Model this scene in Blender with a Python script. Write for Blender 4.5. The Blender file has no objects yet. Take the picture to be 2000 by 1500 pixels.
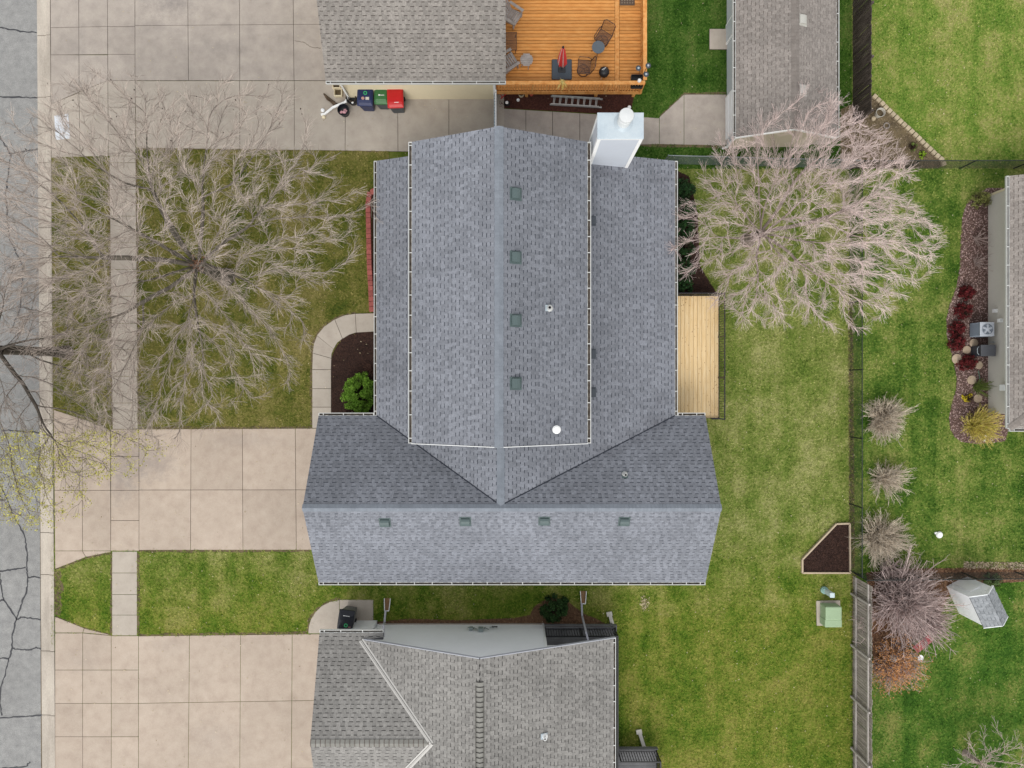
import bpy, math, random
import numpy as np
from mathutils import Vector, Matrix

random.seed(7)
RNG = np.random.default_rng(11)
R = math.radians
sc = bpy.context.scene
COL = sc.collection

# ------------------------------------------------------------------ camera, sky, sun, exposure
H = 33.0          # drone height over the ground, metres
S = 0.024         # metres of ground per photograph pixel
cam_d = bpy.data.cameras.new('camera')
cam = bpy.data.objects.new('camera', cam_d)
COL.objects.link(cam)
cam.location = (0, 0, H)
cam.rotation_euler = (0, 0, 0)
cam_d.sensor_width = 36.0
cam_d.lens = 18.0 * H / (1000 * S)
cam_d.clip_end = 2000
sc.camera = cam

SUN_EL, SUN_AZ = R(50), R(190)     # azimuth clockwise from +Y
world = bpy.data.worlds.new('World')
sc.world = world
world.use_nodes = True
wn = world.node_tree.nodes
wl = world.node_tree.links
wn.clear()
sky = wn.new('ShaderNodeTexSky')
sky.sky_type = 'NISHITA'
sky.sun_disc = False
sky.sun_elevation = SUN_EL
sky.sun_rotation = SUN_AZ
sky.air_density = 2.0
sky.dust_density = 0.0
hs = wn.new('ShaderNodeHueSaturation')
hs.inputs['Saturation'].default_value = 0.12      # overcast: the cloud deck greys the sky
bg = wn.new('ShaderNodeBackground')
bg.inputs['Strength'].default_value = 0.135
wo = wn.new('ShaderNodeOutputWorld')
wl.new(sky.outputs[0], hs.inputs['Color'])
wl.new(hs.outputs[0], bg.inputs['Color'])
wl.new(bg.outputs[0], wo.inputs['Surface'])

sun_d = bpy.data.lights.new('sun', 'SUN')
sun_d.energy = 1.4
sun_d.angle = R(32)
sun_d.color = (1.0, 0.96, 0.90)
sun = bpy.data.objects.new('sun', sun_d)
COL.objects.link(sun)
sd = Vector((math.sin(SUN_AZ) * math.cos(SUN_EL), math.cos(SUN_AZ) * math.cos(SUN_EL), math.sin(SUN_EL)))
sun.rotation_euler = (-sd).to_track_quat('-Z', 'Y').to_euler()

sc.view_settings.view_transform = 'Standard'
sc.view_settings.look = 'None'
sc.view_settings.gamma = 1
sc.view_settings.use_curve_mapping = False
sc.view_settings.exposure = 0.62
sc.cycles.max_bounces = 6
sc.cycles.transparent_max_bounces = 6

# ------------------------------------------------------------------ helpers
def P(px, py, z=0.0):
    k = S * (H - z) / H
    return Vector(((px - 1000) * k, (750 - py) * k, z))

def P2(px, py, z=0.0):
    v = P(px, py, z)
    return (v.x, v.y)

def lin(c):
    c = c / 255.0
    return c / 12.92 if c <= 0.04045 else ((c + 0.055) / 1.055) ** 2.4

GAIN = 1.3
def C(r, g, b):
    return (lin(r) / GAIN, lin(g) / GAIN, lin(b) / GAIN, 1)

ORG = {}
def org(o):
    return ORG.get(o.name, Vector((0, 0, 0))) if o is not None else Vector((0, 0, 0))

def props(o, label=None, cat=None, group=None, kind=None):
    if label: o['label'] = label
    if cat: o['category'] = cat
    if group: o['group'] = group
    if kind: o['kind'] = kind
    return o

def thing(name, label, cat, loc=(0, 0, 0), group=None):
    o = bpy.data.objects.new(name, None)
    COL.objects.link(o)
    o.location = loc
    o.empty_display_size = 0.2
    ORG[o.name] = Vector(loc)
    return props(o, label, cat, group)

def copy_tree(o, parent=None):
    c = o.copy()
    COL.objects.link(c)
    ORG[c.name] = org(o)
    c.parent = parent
    for ch in list(o.children):
        copy_tree(ch, c)
    return c

def link_mesh(name, me, mats, parent=None, kind=None, smooth=False):
    ob = bpy.data.objects.new(name, me)
    COL.objects.link(ob)
    for m in (mats if isinstance(mats, (list, tuple)) else [mats]):
        me.materials.append(m)
    if parent is not None:
        ob.parent = parent
        ORG[ob.name] = org(parent)
    if kind: ob['kind'] = kind
    if smooth:
        me.polygons.foreach_set('use_smooth', np.ones(len(me.polygons), dtype=bool))
    return ob

def np_mesh(name, verts, faces, mats, parent=None, kind=None, smooth=False, mi=None):
    verts = np.asarray(verts, dtype=np.float32) - np.array(org(parent), dtype=np.float32)
    faces = np.asarray(faces, dtype=np.int32)
    me = bpy.data.meshes.new(name)
    nf, k = faces.shape
    me.vertices.add(len(verts))
    me.vertices.foreach_set('co', verts.ravel())
    me.loops.add(nf * k)
    me.loops.foreach_set('vertex_index', faces.ravel())
    me.polygons.add(nf)
    me.polygons.foreach_set('loop_start', np.arange(0, nf * k, k, dtype=np.int32))
    me.polygons.foreach_set('loop_total', np.full(nf, k, dtype=np.int32))
    if mi is not None:
        me.polygons.foreach_set('material_index', np.asarray(mi, dtype=np.int32))
    me.update(calc_edges=True)
    me.validate()
    return link_mesh(name, me, mats, parent, kind, smooth)

class MB:
    def __init__(s):
        s.v = []; s.f = []; s.m = []
    def add(s, vs, fs, m=0):
        b = len(s.v)
        s.v += [tuple(q) for q in vs]
        s.f += [tuple(i + b for i in f) for f in fs]
        s.m += [m] * len(fs)
        return s
    def quad(s, a, b, c, d, m=0):
        return s.add([a, b, c, d], [(0, 1, 2, 3)], m)
    def box(s, c, size, rot=None, m=0, taper=1.0):
        hx, hy, hz = size[0] / 2, size[1] / 2, size[2] / 2
        vs = []
        for z, t in ((-hz, taper), (hz, 1.0)):
            vs += [(-hx * t, -hy * t, z), (hx * t, -hy * t, z), (hx * t, hy * t, z), (-hx * t, hy * t, z)]
        if rot is not None:
            Mx = rot if isinstance(rot, Matrix) else Matrix.Rotation(rot, 3, 'Z')
            vs = [Mx @ Vector(q) for q in vs]
        vs = [(q[0] + c[0], q[1] + c[1], q[2] + c[2]) for q in vs]
        return s.add(vs, [(3, 2, 1, 0), (4, 5, 6, 7), (0, 1, 5, 4), (1, 2, 6, 5), (2, 3, 7, 6), (3, 0, 4, 7)], m)
    def beam(s, a, b, w, h, m=0, up=(0, 0, 1)):
        a, b = Vector(a), Vector(b)
        d = (b - a); L = d.length
        if L < 1e-6: return s
        d = d / L
        up = Vector(up)
        if abs(d.dot(up)) > 0.97: up = Vector((0, 1, 0))
        x = d.cross(up).normalized(); y = x.cross(d).normalized()
        Mx = Matrix((x, d, y)).transposed()
        return s.box((a + b) / 2, (w, L, h), Mx, m)
    def prism(s, poly, z0, z1, m=0):
        n = len(poly)
        A = sum(poly[i][0] * poly[(i + 1) % n][1] - poly[(i + 1) % n][0] * poly[i][1] for i in range(n))
        if A < 0: poly = poly[::-1]
        vs = [(p[0], p[1], z0) for p in poly] + [(p[0], p[1], z1) for p in poly]
        fs = [tuple(range(n - 1, -1, -1)), tuple(range(n, 2 * n))]
        fs += [(i, (i + 1) % n, n + (i + 1) % n, n + i) for i in range(n)]
        return s.add(vs, fs, m)
    def slab(s, poly3, t, m=0):                       # a 3-D polygon with thickness t downwards
        n = len(poly3)
        A = sum(poly3[i][0] * poly3[(i + 1) % n][1] - poly3[(i + 1) % n][0] * poly3[i][1] for i in range(n))
        if A < 0: poly3 = poly3[::-1]
        vs = [(p[0], p[1], p[2] - t) for p in poly3] + [tuple(p) for p in poly3]
        fs = [tuple(range(n - 1, -1, -1)), tuple(range(n, 2 * n))]
        fs += [(i, (i + 1) % n, n + (i + 1) % n, n + i) for i in range(n)]
        return s.add(vs, fs, m)
    def tube(s, pts, r, n=6, m=0, closed=False):
        pts = [Vector(p) for p in pts]
        N = len(pts)
        rr = r if isinstance(r, (list, tuple)) else [r] * N
        vs = []
        for i, p in enumerate(pts):
            if closed: d = pts[(i + 1) % N] - pts[i - 1]
            else: d = pts[min(i + 1, N - 1)] - pts[max(i - 1, 0)]
            d.normalize()
            up = Vector((0, 0, 1)) if abs(d.z) < 0.93 else Vector((0, 1, 0))
            x = d.cross(up).normalized(); y = x.cross(d)
            for k in range(n):
                a = 2 * math.pi * k / n
                vs.append(p + (x * math.cos(a) + y * math.sin(a)) * rr[i])
        fs = []
        for i in range(N if closed else N - 1):
            j = (i + 1) % N
            for k in range(n):
                k2 = (k + 1) % n
                fs.append((i * n + k, i * n + k2, j * n + k2, j * n + k))
        if not closed:
            fs.append(tuple(range(n - 1, -1, -1))); fs.append(tuple((N - 1) * n + k for k in range(n)))
        return s.add(vs, fs, m)
    def lathe(s, c, prof, n=20, m=0):
        vs = []
        for r, z in prof:
            for k in range(n):
                a = 2 * math.pi * k / n
                vs.append((c[0] + r * math.cos(a), c[1] + r * math.sin(a), c[2] + z))
        fs = []
        for i in range(len(prof) - 1):
            for k in range(n):
                k2 = (k + 1) % n
                fs.append((i * n + k, i * n + k2, (i + 1) * n + k2, (i + 1) * n + k))
        fs.append(tuple(range(n - 1, -1, -1)))
        fs.append(tuple((len(prof) - 1) * n + k for k in range(n)))
        return s.add(vs, fs, m)
    def build(s, name, mats, parent=None, smooth=False, bevel=0, kind=None, seg=2):
        o = org(parent)
        me = bpy.data.meshes.new(name)
        me.from_pydata([(q[0] - o.x, q[1] - o.y, q[2] - o.z) for q in s.v], [], s.f)
        if any(s.m): me.polygons.foreach_set('material_index', s.m)
        me.update()
        ob = link_mesh(name, me, mats, parent, kind, smooth)
        if bevel:
            b = ob.modifiers.new('bevel', 'BEVEL'); b.width = bevel; b.segments = seg; b.limit_method = 'ANGLE'
        return ob

def inside(pts, poly):
    x, y = pts[:, 0], pts[:, 1]
    r = np.zeros(len(pts), bool)
    n = len(poly)
    for i in range(n):
        x0, y0 = poly[i]; x1, y1 = poly[(i + 1) % n]
        if y0 == y1: continue
        c = ((y0 > y) != (y1 > y)) & (x < (x1 - x0) * (y - y0) / (y1 - y0) + x0)
        r ^= c
    return r

# ------------------------------------------------------------------ materials
def MAT(name, cols, scale=3.0, rough=0.85, grain=0.12, gscale=60.0, bump=0.0, rand=0.0, island=0.0,
        metal=0.0, stretch=None, big=None, spread=(0.32, 0.68), spec=0.3, local=False, huevar=0.0, stains=(), stain_col=None):
    m = bpy.data.materials.new(name)
    m.use_nodes = True
    nt = m.node_tree; N = nt.nodes; L = nt.links
    b = N['Principled BSDF']
    b.inputs['Roughness'].default_value = rough
    b.inputs['Metallic'].default_value = metal
    b.inputs['Specular IOR Level'].default_value = spec
    if local:
        tc = N.new('ShaderNodeTexCoord'); src = tc.outputs['Object']
    else:
        tc = N.new('ShaderNodeNewGeometry'); src = tc.outputs['Position']
    if stretch:
        mp = N.new('ShaderNodeMapping'); mp.inputs['Scale'].default_value = stretch
        L.new(src, mp.inputs['Vector']); src = mp.outputs[0]
    n1 = N.new('ShaderNodeTexNoise'); n1.inputs['Scale'].default_value = scale; n1.inputs['Detail'].default_value = 8
    n1.inputs['Roughness'].default_value = 0.62
    L.new(src, n1.inputs['Vector'])
    cr = N.new('ShaderNodeValToRGB'); el = cr.color_ramp.elements
    while len(el) < len(cols): el.new(0.5)
    for i, c in enumerate(cols):
        el[i].position = spread[0] + (spread[1] - spread[0]) * (i / max(1, len(cols) - 1)); el[i].color = c
    L.new(n1.outputs['Fac'], cr.inputs['Fac'])
    col = cr.outputs['Color']
    def mul(col, val):
        mx = N.new('ShaderNodeVectorMath'); mx.operation = 'SCALE'
        L.new(col, mx.inputs[0]); L.new(val, mx.inputs['Scale'])
        return mx.outputs[0]
    if grain:
        n2 = N.new('ShaderNodeTexNoise'); n2.inputs['Scale'].default_value = gscale; n2.inputs['Detail'].default_value = 4
        L.new(src, n2.inputs['Vector'])
        mr = N.new('ShaderNodeMapRange'); mr.inputs['From Min'].default_value = 0.3; mr.inputs['From Max'].default_value = 0.7
        mr.inputs['To Min'].default_value = 1 - grain; mr.inputs['To Max'].default_value = 1 + grain
        L.new(n2.outputs['Fac'], mr.inputs['Value'])
        col = mul(col, mr.outputs[0])
    if big:                                            # broad stains: (scale, amount)
        n3 = N.new('ShaderNodeTexNoise'); n3.inputs['Scale'].default_value = big[0]; n3.inputs['Detail'].default_value = 7
        L.new(src, n3.inputs['Vector'])
        mr = N.new('ShaderNodeMapRange'); mr.inputs['From Min'].default_value = 0.35; mr.inputs['From Max'].default_value = 0.65
        mr.inputs['To Min'].default_value = 1 - big[1]; mr.inputs['To Max'].default_value = 1 + big[1] * 0.5
        L.new(n3.outputs['Fac'], mr.inputs['Value'])
        col = mul(col, mr.outputs[0])
    for (sx, sy, rx, ry, amt) in stains:                # dirt stains with their own ragged outline
        vm = N.new('ShaderNodeMapping'); vm.vector_type = 'TEXTURE'
        vm.inputs['Location'].default_value = (sx, sy, 0); vm.inputs['Scale'].default_value = (rx, ry, 50)
        L.new(tc.outputs['Position'], vm.inputs['Vector'])
        ln = N.new('ShaderNodeVectorMath'); ln.operation = 'LENGTH'; L.new(vm.outputs[0], ln.inputs[0])
        nn = N.new('ShaderNodeTexNoise'); nn.inputs['Scale'].default_value = 4.5; nn.inputs['Detail'].default_value = 10; nn.inputs['Roughness'].default_value = 0.72
        L.new(tc.outputs['Position'], nn.inputs['Vector'])
        ma = N.new('ShaderNodeMath'); ma.operation = 'MULTIPLY_ADD'; ma.inputs[1].default_value = 2.6; L.new(nn.outputs['Fac'], ma.inputs[0]); L.new(ln.outputs['Value'], ma.inputs[2])
        mr = N.new('ShaderNodeMapRange'); mr.inputs['From Min'].default_value = 1.15; mr.inputs['From Max'].default_value = 2.25
        mr.inputs['To Min'].default_value = amt; mr.inputs['To Max'].default_value = 0.0
        L.new(ma.outputs[0], mr.inputs['Value'])
        mx = N.new('ShaderNodeMix'); mx.data_type = 'RGBA'; mx.inputs[7].default_value = stain_col
        L.new(mr.outputs[0], mx.inputs[0]); L.new(col, mx.inputs[6]); col = mx.outputs[2]
    if rand:
        oi = N.new('ShaderNodeObjectInfo')
        mr = N.new('ShaderNodeMapRange'); mr.inputs['To Min'].default_value = 1 - rand; mr.inputs['To Max'].default_value = 1 + rand
        L.new(oi.outputs['Random'], mr.inputs['Value'])
        col = mul(col, mr.outputs[0])
    if island:
        ge = N.new('ShaderNodeNewGeometry')
        mr = N.new('ShaderNodeMapRange'); mr.inputs['To Min'].default_value = 1 - island; mr.inputs['To Max'].default_value = 1 + island
        L.new(ge.outputs['Random Per Island'], mr.inputs['Value'])
        col = mul(col, mr.outputs[0])
    if huevar:
        ge = N.new('ShaderNodeNewGeometry')
        mr = N.new('ShaderNodeMapRange'); mr.inputs['To Min'].default_value = 0.5 - huevar; mr.inputs['To Max'].default_value = 0.5 + huevar
        L.new(ge.outputs['Random Per Island'], mr.inputs['Value'])
        hv = N.new('ShaderNodeHueSaturation')
        L.new(mr.outputs[0], hv.inputs['Hue']); L.new(col, hv.inputs['Color'])
        col = hv.outputs[0]
    L.new(col, b.inputs['Base Color'])
    if bump:
        nb = N.new('ShaderNodeTexNoise'); nb.inputs['Scale'].default_value = gscale * 0.8; nb.inputs['Detail'].default_value = 3
        L.new(src, nb.inputs['Vector'])
        bp = N.new('ShaderNodeBump'); bp.inputs['Strength'].default_value = bump; bp.inputs['Distance'].default_value = 0.03
        L.new(nb.outputs['Fac'], bp.inputs['Height']); L.new(bp.outputs[0], b.inputs['Normal'])
    return m

def plain(name, c, rough=0.6, metal=0.0, spec=0.4, var=0.06):
    d = tuple(x * (1 - var) for x in c[:3]) + (1,)
    return MAT(name, [d, c], scale=2.5, rough=rough, metal=metal, grain=var * 0.7, gscale=25, spec=spec)

M_asphalt = MAT('asphalt', [C(140, 139, 138), C(156, 155, 153), C(170, 169, 166)], 3.0, 0.9, 0.4, 55, 0.3, big=(0.25, 0.07), spread=(.25, .75))
M_tar = plain('tar', C(62, 62, 66), 0.5)
M_kerb = MAT('kerb_concrete', [C(176, 166, 154), C(196, 185, 172), C(208, 198, 184)], 1.5, 0.9, 0.14, 50, 0.2, rand=0.05, stretch=(1, 0.25, 1))
ST = lambda px, py, rx, ry, a: P2(px, py) + (rx, ry, a)
M_conc = MAT('driveway_concrete', [C(184, 166, 151), C(196, 179, 163), C(204, 188, 172)], 2.2, 0.9, 0.09, 55, 0.1, rand=0.045, big=(0.3, 0.07), spread=(.25, .75),
             stains=[ST(290, 900, 1.7, 1.2, .55), ST(240, 930, 1.0, 1.6, .5), ST(150, 915, 1.3, 1.4, .4), ST(480, 860, 2.4, .5, .2), ST(160, 1290, 1.2, .8, .15), ST(420, 1440, 1.6, 1.2, .16), ST(330, 1260, 1.4, .6, .14)], stain_col=C(138, 132, 132))
M_conc_old = MAT('weathered_concrete', [C(168, 158, 149), C(184, 173, 163), C(196, 185, 173)], 2.0, 0.9, 0.13, 50, 0.2, rand=0.03, big=(0.35, 0.08), spread=(.25, .75),
             stains=[ST(335, 8, 1.6, .8, .6), ST(150, 90, 1.2, 1.4, .3), ST(430, 95, 2.4, .5, .3), ST(300, 60, 2, .6, .25)], stain_col=C(128, 122, 120))
M_conc_pale = MAT('pale_concrete', [C(180, 168, 156), C(192, 181, 168), C(200, 189, 176)], 2.0, 0.9, 0.08, 50, 0.1, rand=0.035, big=(0.4, 0.06), spread=(.25, .75))
M_joint = plain('joint_soil', C(92, 82, 70), 0.95)
M_soil = MAT('soil', [C(88, 76, 58), C(112, 98, 74), C(128, 112, 84)], 3, 0.95, 0.2, 40, 0.3)
M_mulch = MAT('mulch', [C(46, 32, 28), C(64, 44, 38), C(80, 56, 46)], 12, 0.95, 0.35, 60, 0.8, big=(1.5, 0.2))
M_mulch_red = MAT('red_mulch', [C(62, 36, 30), C(84, 48, 40), C(98, 62, 50)], 12, 0.95, 0.35, 60, 0.8, big=(1.5, 0.2))
M_chip = MAT('mulch_chip', [C(52, 36, 30), C(80, 56, 46)], 9, 0.95, 0.2, 50, island=0.45)
M_chip_red = MAT('red_mulch_chip', [C(74, 42, 34), C(104, 62, 50)], 9, 0.95, 0.2, 50, island=0.45)
M_rock = MAT('pink_rock', [C(132, 104, 100), C(174, 146, 140), C(206, 184, 176)], 14, 0.9, 0.2, 50, island=0.4)
M_rockbase = MAT('rock_bed', [C(88, 66, 60), C(120, 96, 88)], 14, 0.95, 0.3, 60, 0.5)
M_white = plain('white_paint', (.84, .84, .83, 1), 0.45)
M_siding_w = plain('white_siding', (.84, .85, .86, 1), 0.5, var=0.03)
M_siding_c = plain('cream_siding', C(240, 226, 194), 0.6, var=0.04)
M_siding_g = plain('grey_siding', C(220, 215, 204), 0.6, var=0.04)
M_siding_b = plain('beige_siding', C(205, 192, 170), 0.6, var=0.04)
M_siding_gl = plain('pale_grey_siding', C(200, 205, 208), 0.6, var=0.04)
M_gutter = plain('gutter_white', (.56, .56, .54, 1), 0.5, var=.1)
M_metal = plain('galvanised', C(196, 208, 216), 0.4, 0.25, var=0.1)
M_alu = plain('aluminium', C(214, 214, 212), 0.35, 0.3)
M_black = plain('black_metal', C(36, 36, 40), 0.45)
M_dkplastic = plain('dark_plastic', C(48, 50, 54), 0.5)
M_vent = plain('roof_vent_green', C(88, 104, 104), 0.55)
M_ventdk = plain('roof_vent_dark', C(72, 78, 86), 0.6)
M_rubber = plain('rubber', C(30, 30, 32), 0.7)
M_gutdk = MAT('gutter_debris', [C(52, 46, 42), C(88, 80, 72), C(120, 112, 104)], 5, 0.95, 0.2, 40)

def shingle_mats(tag, cols, dark, stain=0.12, stains=(), stain_col=None):
    a = MAT('shingle_' + tag, cols, 14, 0.95, 0.2, 70, 0.15, rand=0.08, island=0.15, big=(0.35, stain), spread=(0.3, 0.7), stains=stains, stain_col=stain_col)
    d = plain('shingle_band_' + tag, dark, 0.95)
    return [a, d]
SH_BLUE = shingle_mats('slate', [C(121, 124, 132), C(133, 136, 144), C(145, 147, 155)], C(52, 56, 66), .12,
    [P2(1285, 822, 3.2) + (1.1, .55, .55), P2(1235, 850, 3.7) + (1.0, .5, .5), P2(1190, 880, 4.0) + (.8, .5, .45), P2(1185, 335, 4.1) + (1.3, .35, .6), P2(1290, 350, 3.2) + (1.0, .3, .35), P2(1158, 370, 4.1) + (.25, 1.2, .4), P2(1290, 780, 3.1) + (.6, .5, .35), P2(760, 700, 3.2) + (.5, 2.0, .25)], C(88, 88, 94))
SH_BROWN = shingle_mats('brown', [C(130, 125, 119), C(148, 142, 136), C(164, 158, 151)], C(78, 70, 66))
SH_TAN = shingle_mats('tan', [C(134, 126, 120), C(151, 143, 137), C(166, 159, 153)], C(112, 104, 98))
SH_GREY = shingle_mats('grey', [C(136, 133, 129), C(150, 147, 143), C(162, 159, 155)], C(62, 60, 58))
M_cap = MAT('ridge_cap_slate', [C(128, 134, 143), C(141, 147, 156)], 3, 0.95, 0.12, 55, 0.1, island=0.05)
M_cap_g = MAT('ridge_cap_grey', [C(136, 134, 128), C(154, 152, 146)], 3, 0.95, 0.12, 55, 0.1, island=0.06)
M_cap_t = MAT('ridge_cap_tan', [C(126, 118, 112), C(146, 138, 132)], 3, 0.95, 0.12, 55, 0.1, island=0.06)
M_under = plain('roof_underlay', C(84, 84, 88), 0.9)

M_cedar = MAT('stained_cedar', [C(200, 128, 62), C(222, 152, 80), C(236, 174, 102)], 2.0, 0.6, 0.10, 40, 0.05, rand=0.13, stretch=(1.2, 5, 6), spread=(.2, .8))
M_cedar_v = MAT('stained_cedar_rail', [C(206, 134, 66), C(228, 160, 90), C(238, 178, 110)], 2.0, 0.6, 0.1, 40, rand=0.08, stretch=(3, 3, 1))
M_pine = MAT('new_pine', [C(232, 196, 140), C(244, 212, 160), C(250, 224, 178)], 2.0, 0.65, 0.08, 30, 0.05, rand=0.06, stretch=(7, 0.6, 6))
M_knot = plain('pine_knot', C(150, 100, 56), 0.7)
M_oldwood = MAT('weathered_wood', [C(132, 123, 116), C(160, 150, 142), C(184, 173, 165)], 3, 0.85, 0.2, 40, 0.1, rand=0.22, stretch=(3, 3, 0.5))
M_oldrail = MAT('weathered_rail', [C(176, 168, 162), C(202, 194, 188)], 3, 0.85, 0.15, 40, rand=0.1)
M_darkwood = MAT('dark_fence_wood', [C(66, 57, 52), C(90, 80, 74), C(110, 100, 92)], 3, 0.9, 0.2, 40, 0.1, rand=0.3, stretch=(3, 3, 0.5))
M_teak = MAT('grey_teak', [C(152, 144, 140), C(182, 174, 170)], 4, 0.8, 0.12, 40, rand=0.08)
M_timber = plain('raised_bed_timber', C(206, 186, 160), 0.8, var=0.12)

def grass_mat(name, cols, dry, scale=0.55, blade=False, second=None, mow=(1.5, 0.08)):
    m = bpy.data.materials.new(name); m.use_nodes = True
    nt = m.node_tree; N = nt.nodes; L = nt.links
    b = N['Principled BSDF']; b.inputs['Roughness'].default_value = 0.9; b.inputs['Specular IOR Level'].default_value = 0.1
    g = N.new('ShaderNodeNewGeometry')
    n1 = N.new('ShaderNodeTexNoise'); n1.inputs['Scale'].default_value = scale; n1.inputs['Detail'].default_value = 9; n1.inputs['Roughness'].default_value = 0.68
    n2 = N.new('ShaderNodeTexNoise'); n2.inputs['Scale'].default_value = 11.0; n2.inputs['Detail'].default_value = 7; n2.inputs['Roughness'].default_value = 0.75
    mp = N.new('ShaderNodeMapping'); mp.inputs['Location'].default_value = (31, 17, 0); mp.inputs['Scale'].default_value = (1, 1, 0.2)
    L.new(g.outputs['Position'], mp.inputs[0]); L.new(mp.outputs[0], n2.inputs['Vector']); L.new(mp.outputs[0], n1.inputs['Vector'])
    n3 = N.new('ShaderNodeTexNoise'); n3.inputs['Scale'].default_value = 1.0; n3.inputs['Detail'].default_value = 3
    m3 = N.new('ShaderNodeMapping'); m3.inputs['Scale'].default_value = mow + (0.1,); L.new(g.outputs['Position'], m3.inputs[0]); L.new(m3.outputs[0], n3.inputs['Vector'])
    mw = N.new('ShaderNodeMath'); mw.operation = 'MULTIPLY_ADD'; mw.inputs[1].default_value = 0.30; mw.inputs[2].default_value = -0.15; L.new(n3.outputs['Fac'], mw.inputs[0])
    ad = N.new('ShaderNodeMath'); ad.operation = 'ADD'
    ml = N.new('ShaderNodeMath'); ml.operation = 'MULTIPLY_ADD'; ml.inputs[1].default_value = 0.75; ml.inputs[2].default_value = -0.375
    nr = N.new('ShaderNodeMath'); nr.operation = 'MULTIPLY_ADD'; nr.inputs[1].default_value = 0.8; nr.inputs[2].default_value = 0.11; L.new(n1.outputs['Fac'], nr.inputs[0])
    L.new(n2.outputs['Fac'], ml.inputs[0]); am = N.new('ShaderNodeMath'); am.operation = 'ADD'; L.new(nr.outputs[0], am.inputs[0]); L.new(mw.outputs[0], am.inputs[1]); L.new(am.outputs[0], ad.inputs[0]); L.new(ml.outputs[0], ad.inputs[1])
    ri = N.new('ShaderNodeMath'); ri.operation = 'MULTIPLY_ADD'; ri.inputs[1].default_value = 0.16 if blade else 0.0; ri.inputs[2].default_value = -0.08 if blade else 0.0
    L.new(g.outputs['Random Per Island'], ri.inputs[0])
    a2 = N.new('ShaderNodeMath'); a2.operation = 'ADD'; L.new(ad.outputs[0], a2.inputs[0]); L.new(ri.outputs[0], a2.inputs[1])
    cr = N.new('ShaderNodeValToRGB'); el = cr.color_ramp.elements
    while len(el) < len(cols): el.new(0.5)
    for i, c in enumerate(cols):
        el[i].position = 0.34 - dry * 0.1 + (0.34) * i / (len(cols) - 1); el[i].color = c
    L.new(a2.outputs[0], cr.inputs['Fac'])
    hv = N.new('ShaderNodeMapRange'); hv.inputs['To Min'].default_value = 0.68 if blade else 0.8; hv.inputs['To Max'].default_value = 1.72 if blade else 0.8
    L.new(g.outputs['Random Per Island'], hv.inputs['Value'])
    sc_ = N.new('ShaderNodeVectorMath'); sc_.operation = 'SCALE'
    colo = cr.outputs[0]
    if second:                                         # another sward further south, fading in raggedly
        c2, y0, wid = second
        cr2 = N.new('ShaderNodeValToRGB'); e2 = cr2.color_ramp.elements
        while len(e2) < len(c2): e2.new(0.5)
        for i, c in enumerate(c2):
            e2[i].position = 0.34 - dry * 0.1 + 0.34 * i / (len(c2) - 1); e2[i].color = c
        L.new(a2.outputs[0], cr2.inputs['Fac'])
        sp = N.new('ShaderNodeSeparateXYZ'); L.new(g.outputs['Position'], sp.inputs[0])
        nz = N.new('ShaderNodeMath'); nz.operation = 'MULTIPLY_ADD'; nz.inputs[1].default_value = 9.0; L.new(n1.outputs['Fac'], nz.inputs[0]); L.new(sp.outputs['Y'], nz.inputs[2])
        mr2 = N.new('ShaderNodeMapRange'); mr2.inputs['From Min'].default_value = y0 + 4.5 + wid; mr2.inputs['From Max'].default_value = y0 + 4.5 - wid
        L.new(nz.outputs[0], mr2.inputs['Value'])
        mxc = N.new('ShaderNodeMix'); mxc.data_type = 'RGBA'
        L.new(mr2.outputs[0], mxc.inputs[0]); L.new(cr.outputs[0], mxc.inputs[6]); L.new(cr2.outputs[0], mxc.inputs[7])
        colo = mxc.outputs[2]
    L.new(colo, sc_.inputs[0]); L.new(hv.outputs[0], sc_.inputs['Scale'])
    L.new(sc_.outputs[0], b.inputs['Base Color'])
    return m

# ------------------------------------------------------------------ generators
def batch_tubes(pts, rad, sides):
    """pts (B,n,3), rad (B,n) -> verts, quad faces"""
    B, n, _ = pts.shape
    d = np.empty_like(pts)
    d[:, 1:-1] = pts[:, 2:] - pts[:, :-2]; d[:, 0] = pts[:, 1] - pts[:, 0]; d[:, -1] = pts[:, -1] - pts[:, -2]
    d /= np.linalg.norm(d, axis=2, keepdims=True) + 1e-9
    up = np.zeros_like(d); up[..., 2] = 1
    steep = np.abs(d[..., 2]) > 0.93
    up[steep] = (0, 1, 0)
    x = np.cross(d, up); x /= np.linalg.norm(x, axis=2, keepdims=True) + 1e-9
    y = np.cross(x, d)
    a = 2 * np.pi * np.arange(sides) / sides
    ring = x[:, :, None, :] * np.cos(a)[None, None, :, None] + y[:, :, None, :] * np.sin(a)[None, None, :, None]
    V = pts[:, :, None, :] + ring * rad[:, :, None, None]
    idx = np.arange(B * n * sides).reshape(B, n, sides)
    i0 = idx[:, :-1, :]; i1 = idx[:, 1:, :]
    F = np.stack([i0, np.roll(i0, -1, 2), np.roll(i1, -1, 2), i1], axis=-1).reshape(-1, 4)
    return V.reshape(-1, 3), F

def join_vf(parts):
    vs, fs, b = [], [], 0
    for v, f in parts:
        vs.append(v); fs.append(f + b); b += len(v)
    return np.concatenate(vs), np.concatenate(fs)

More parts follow.
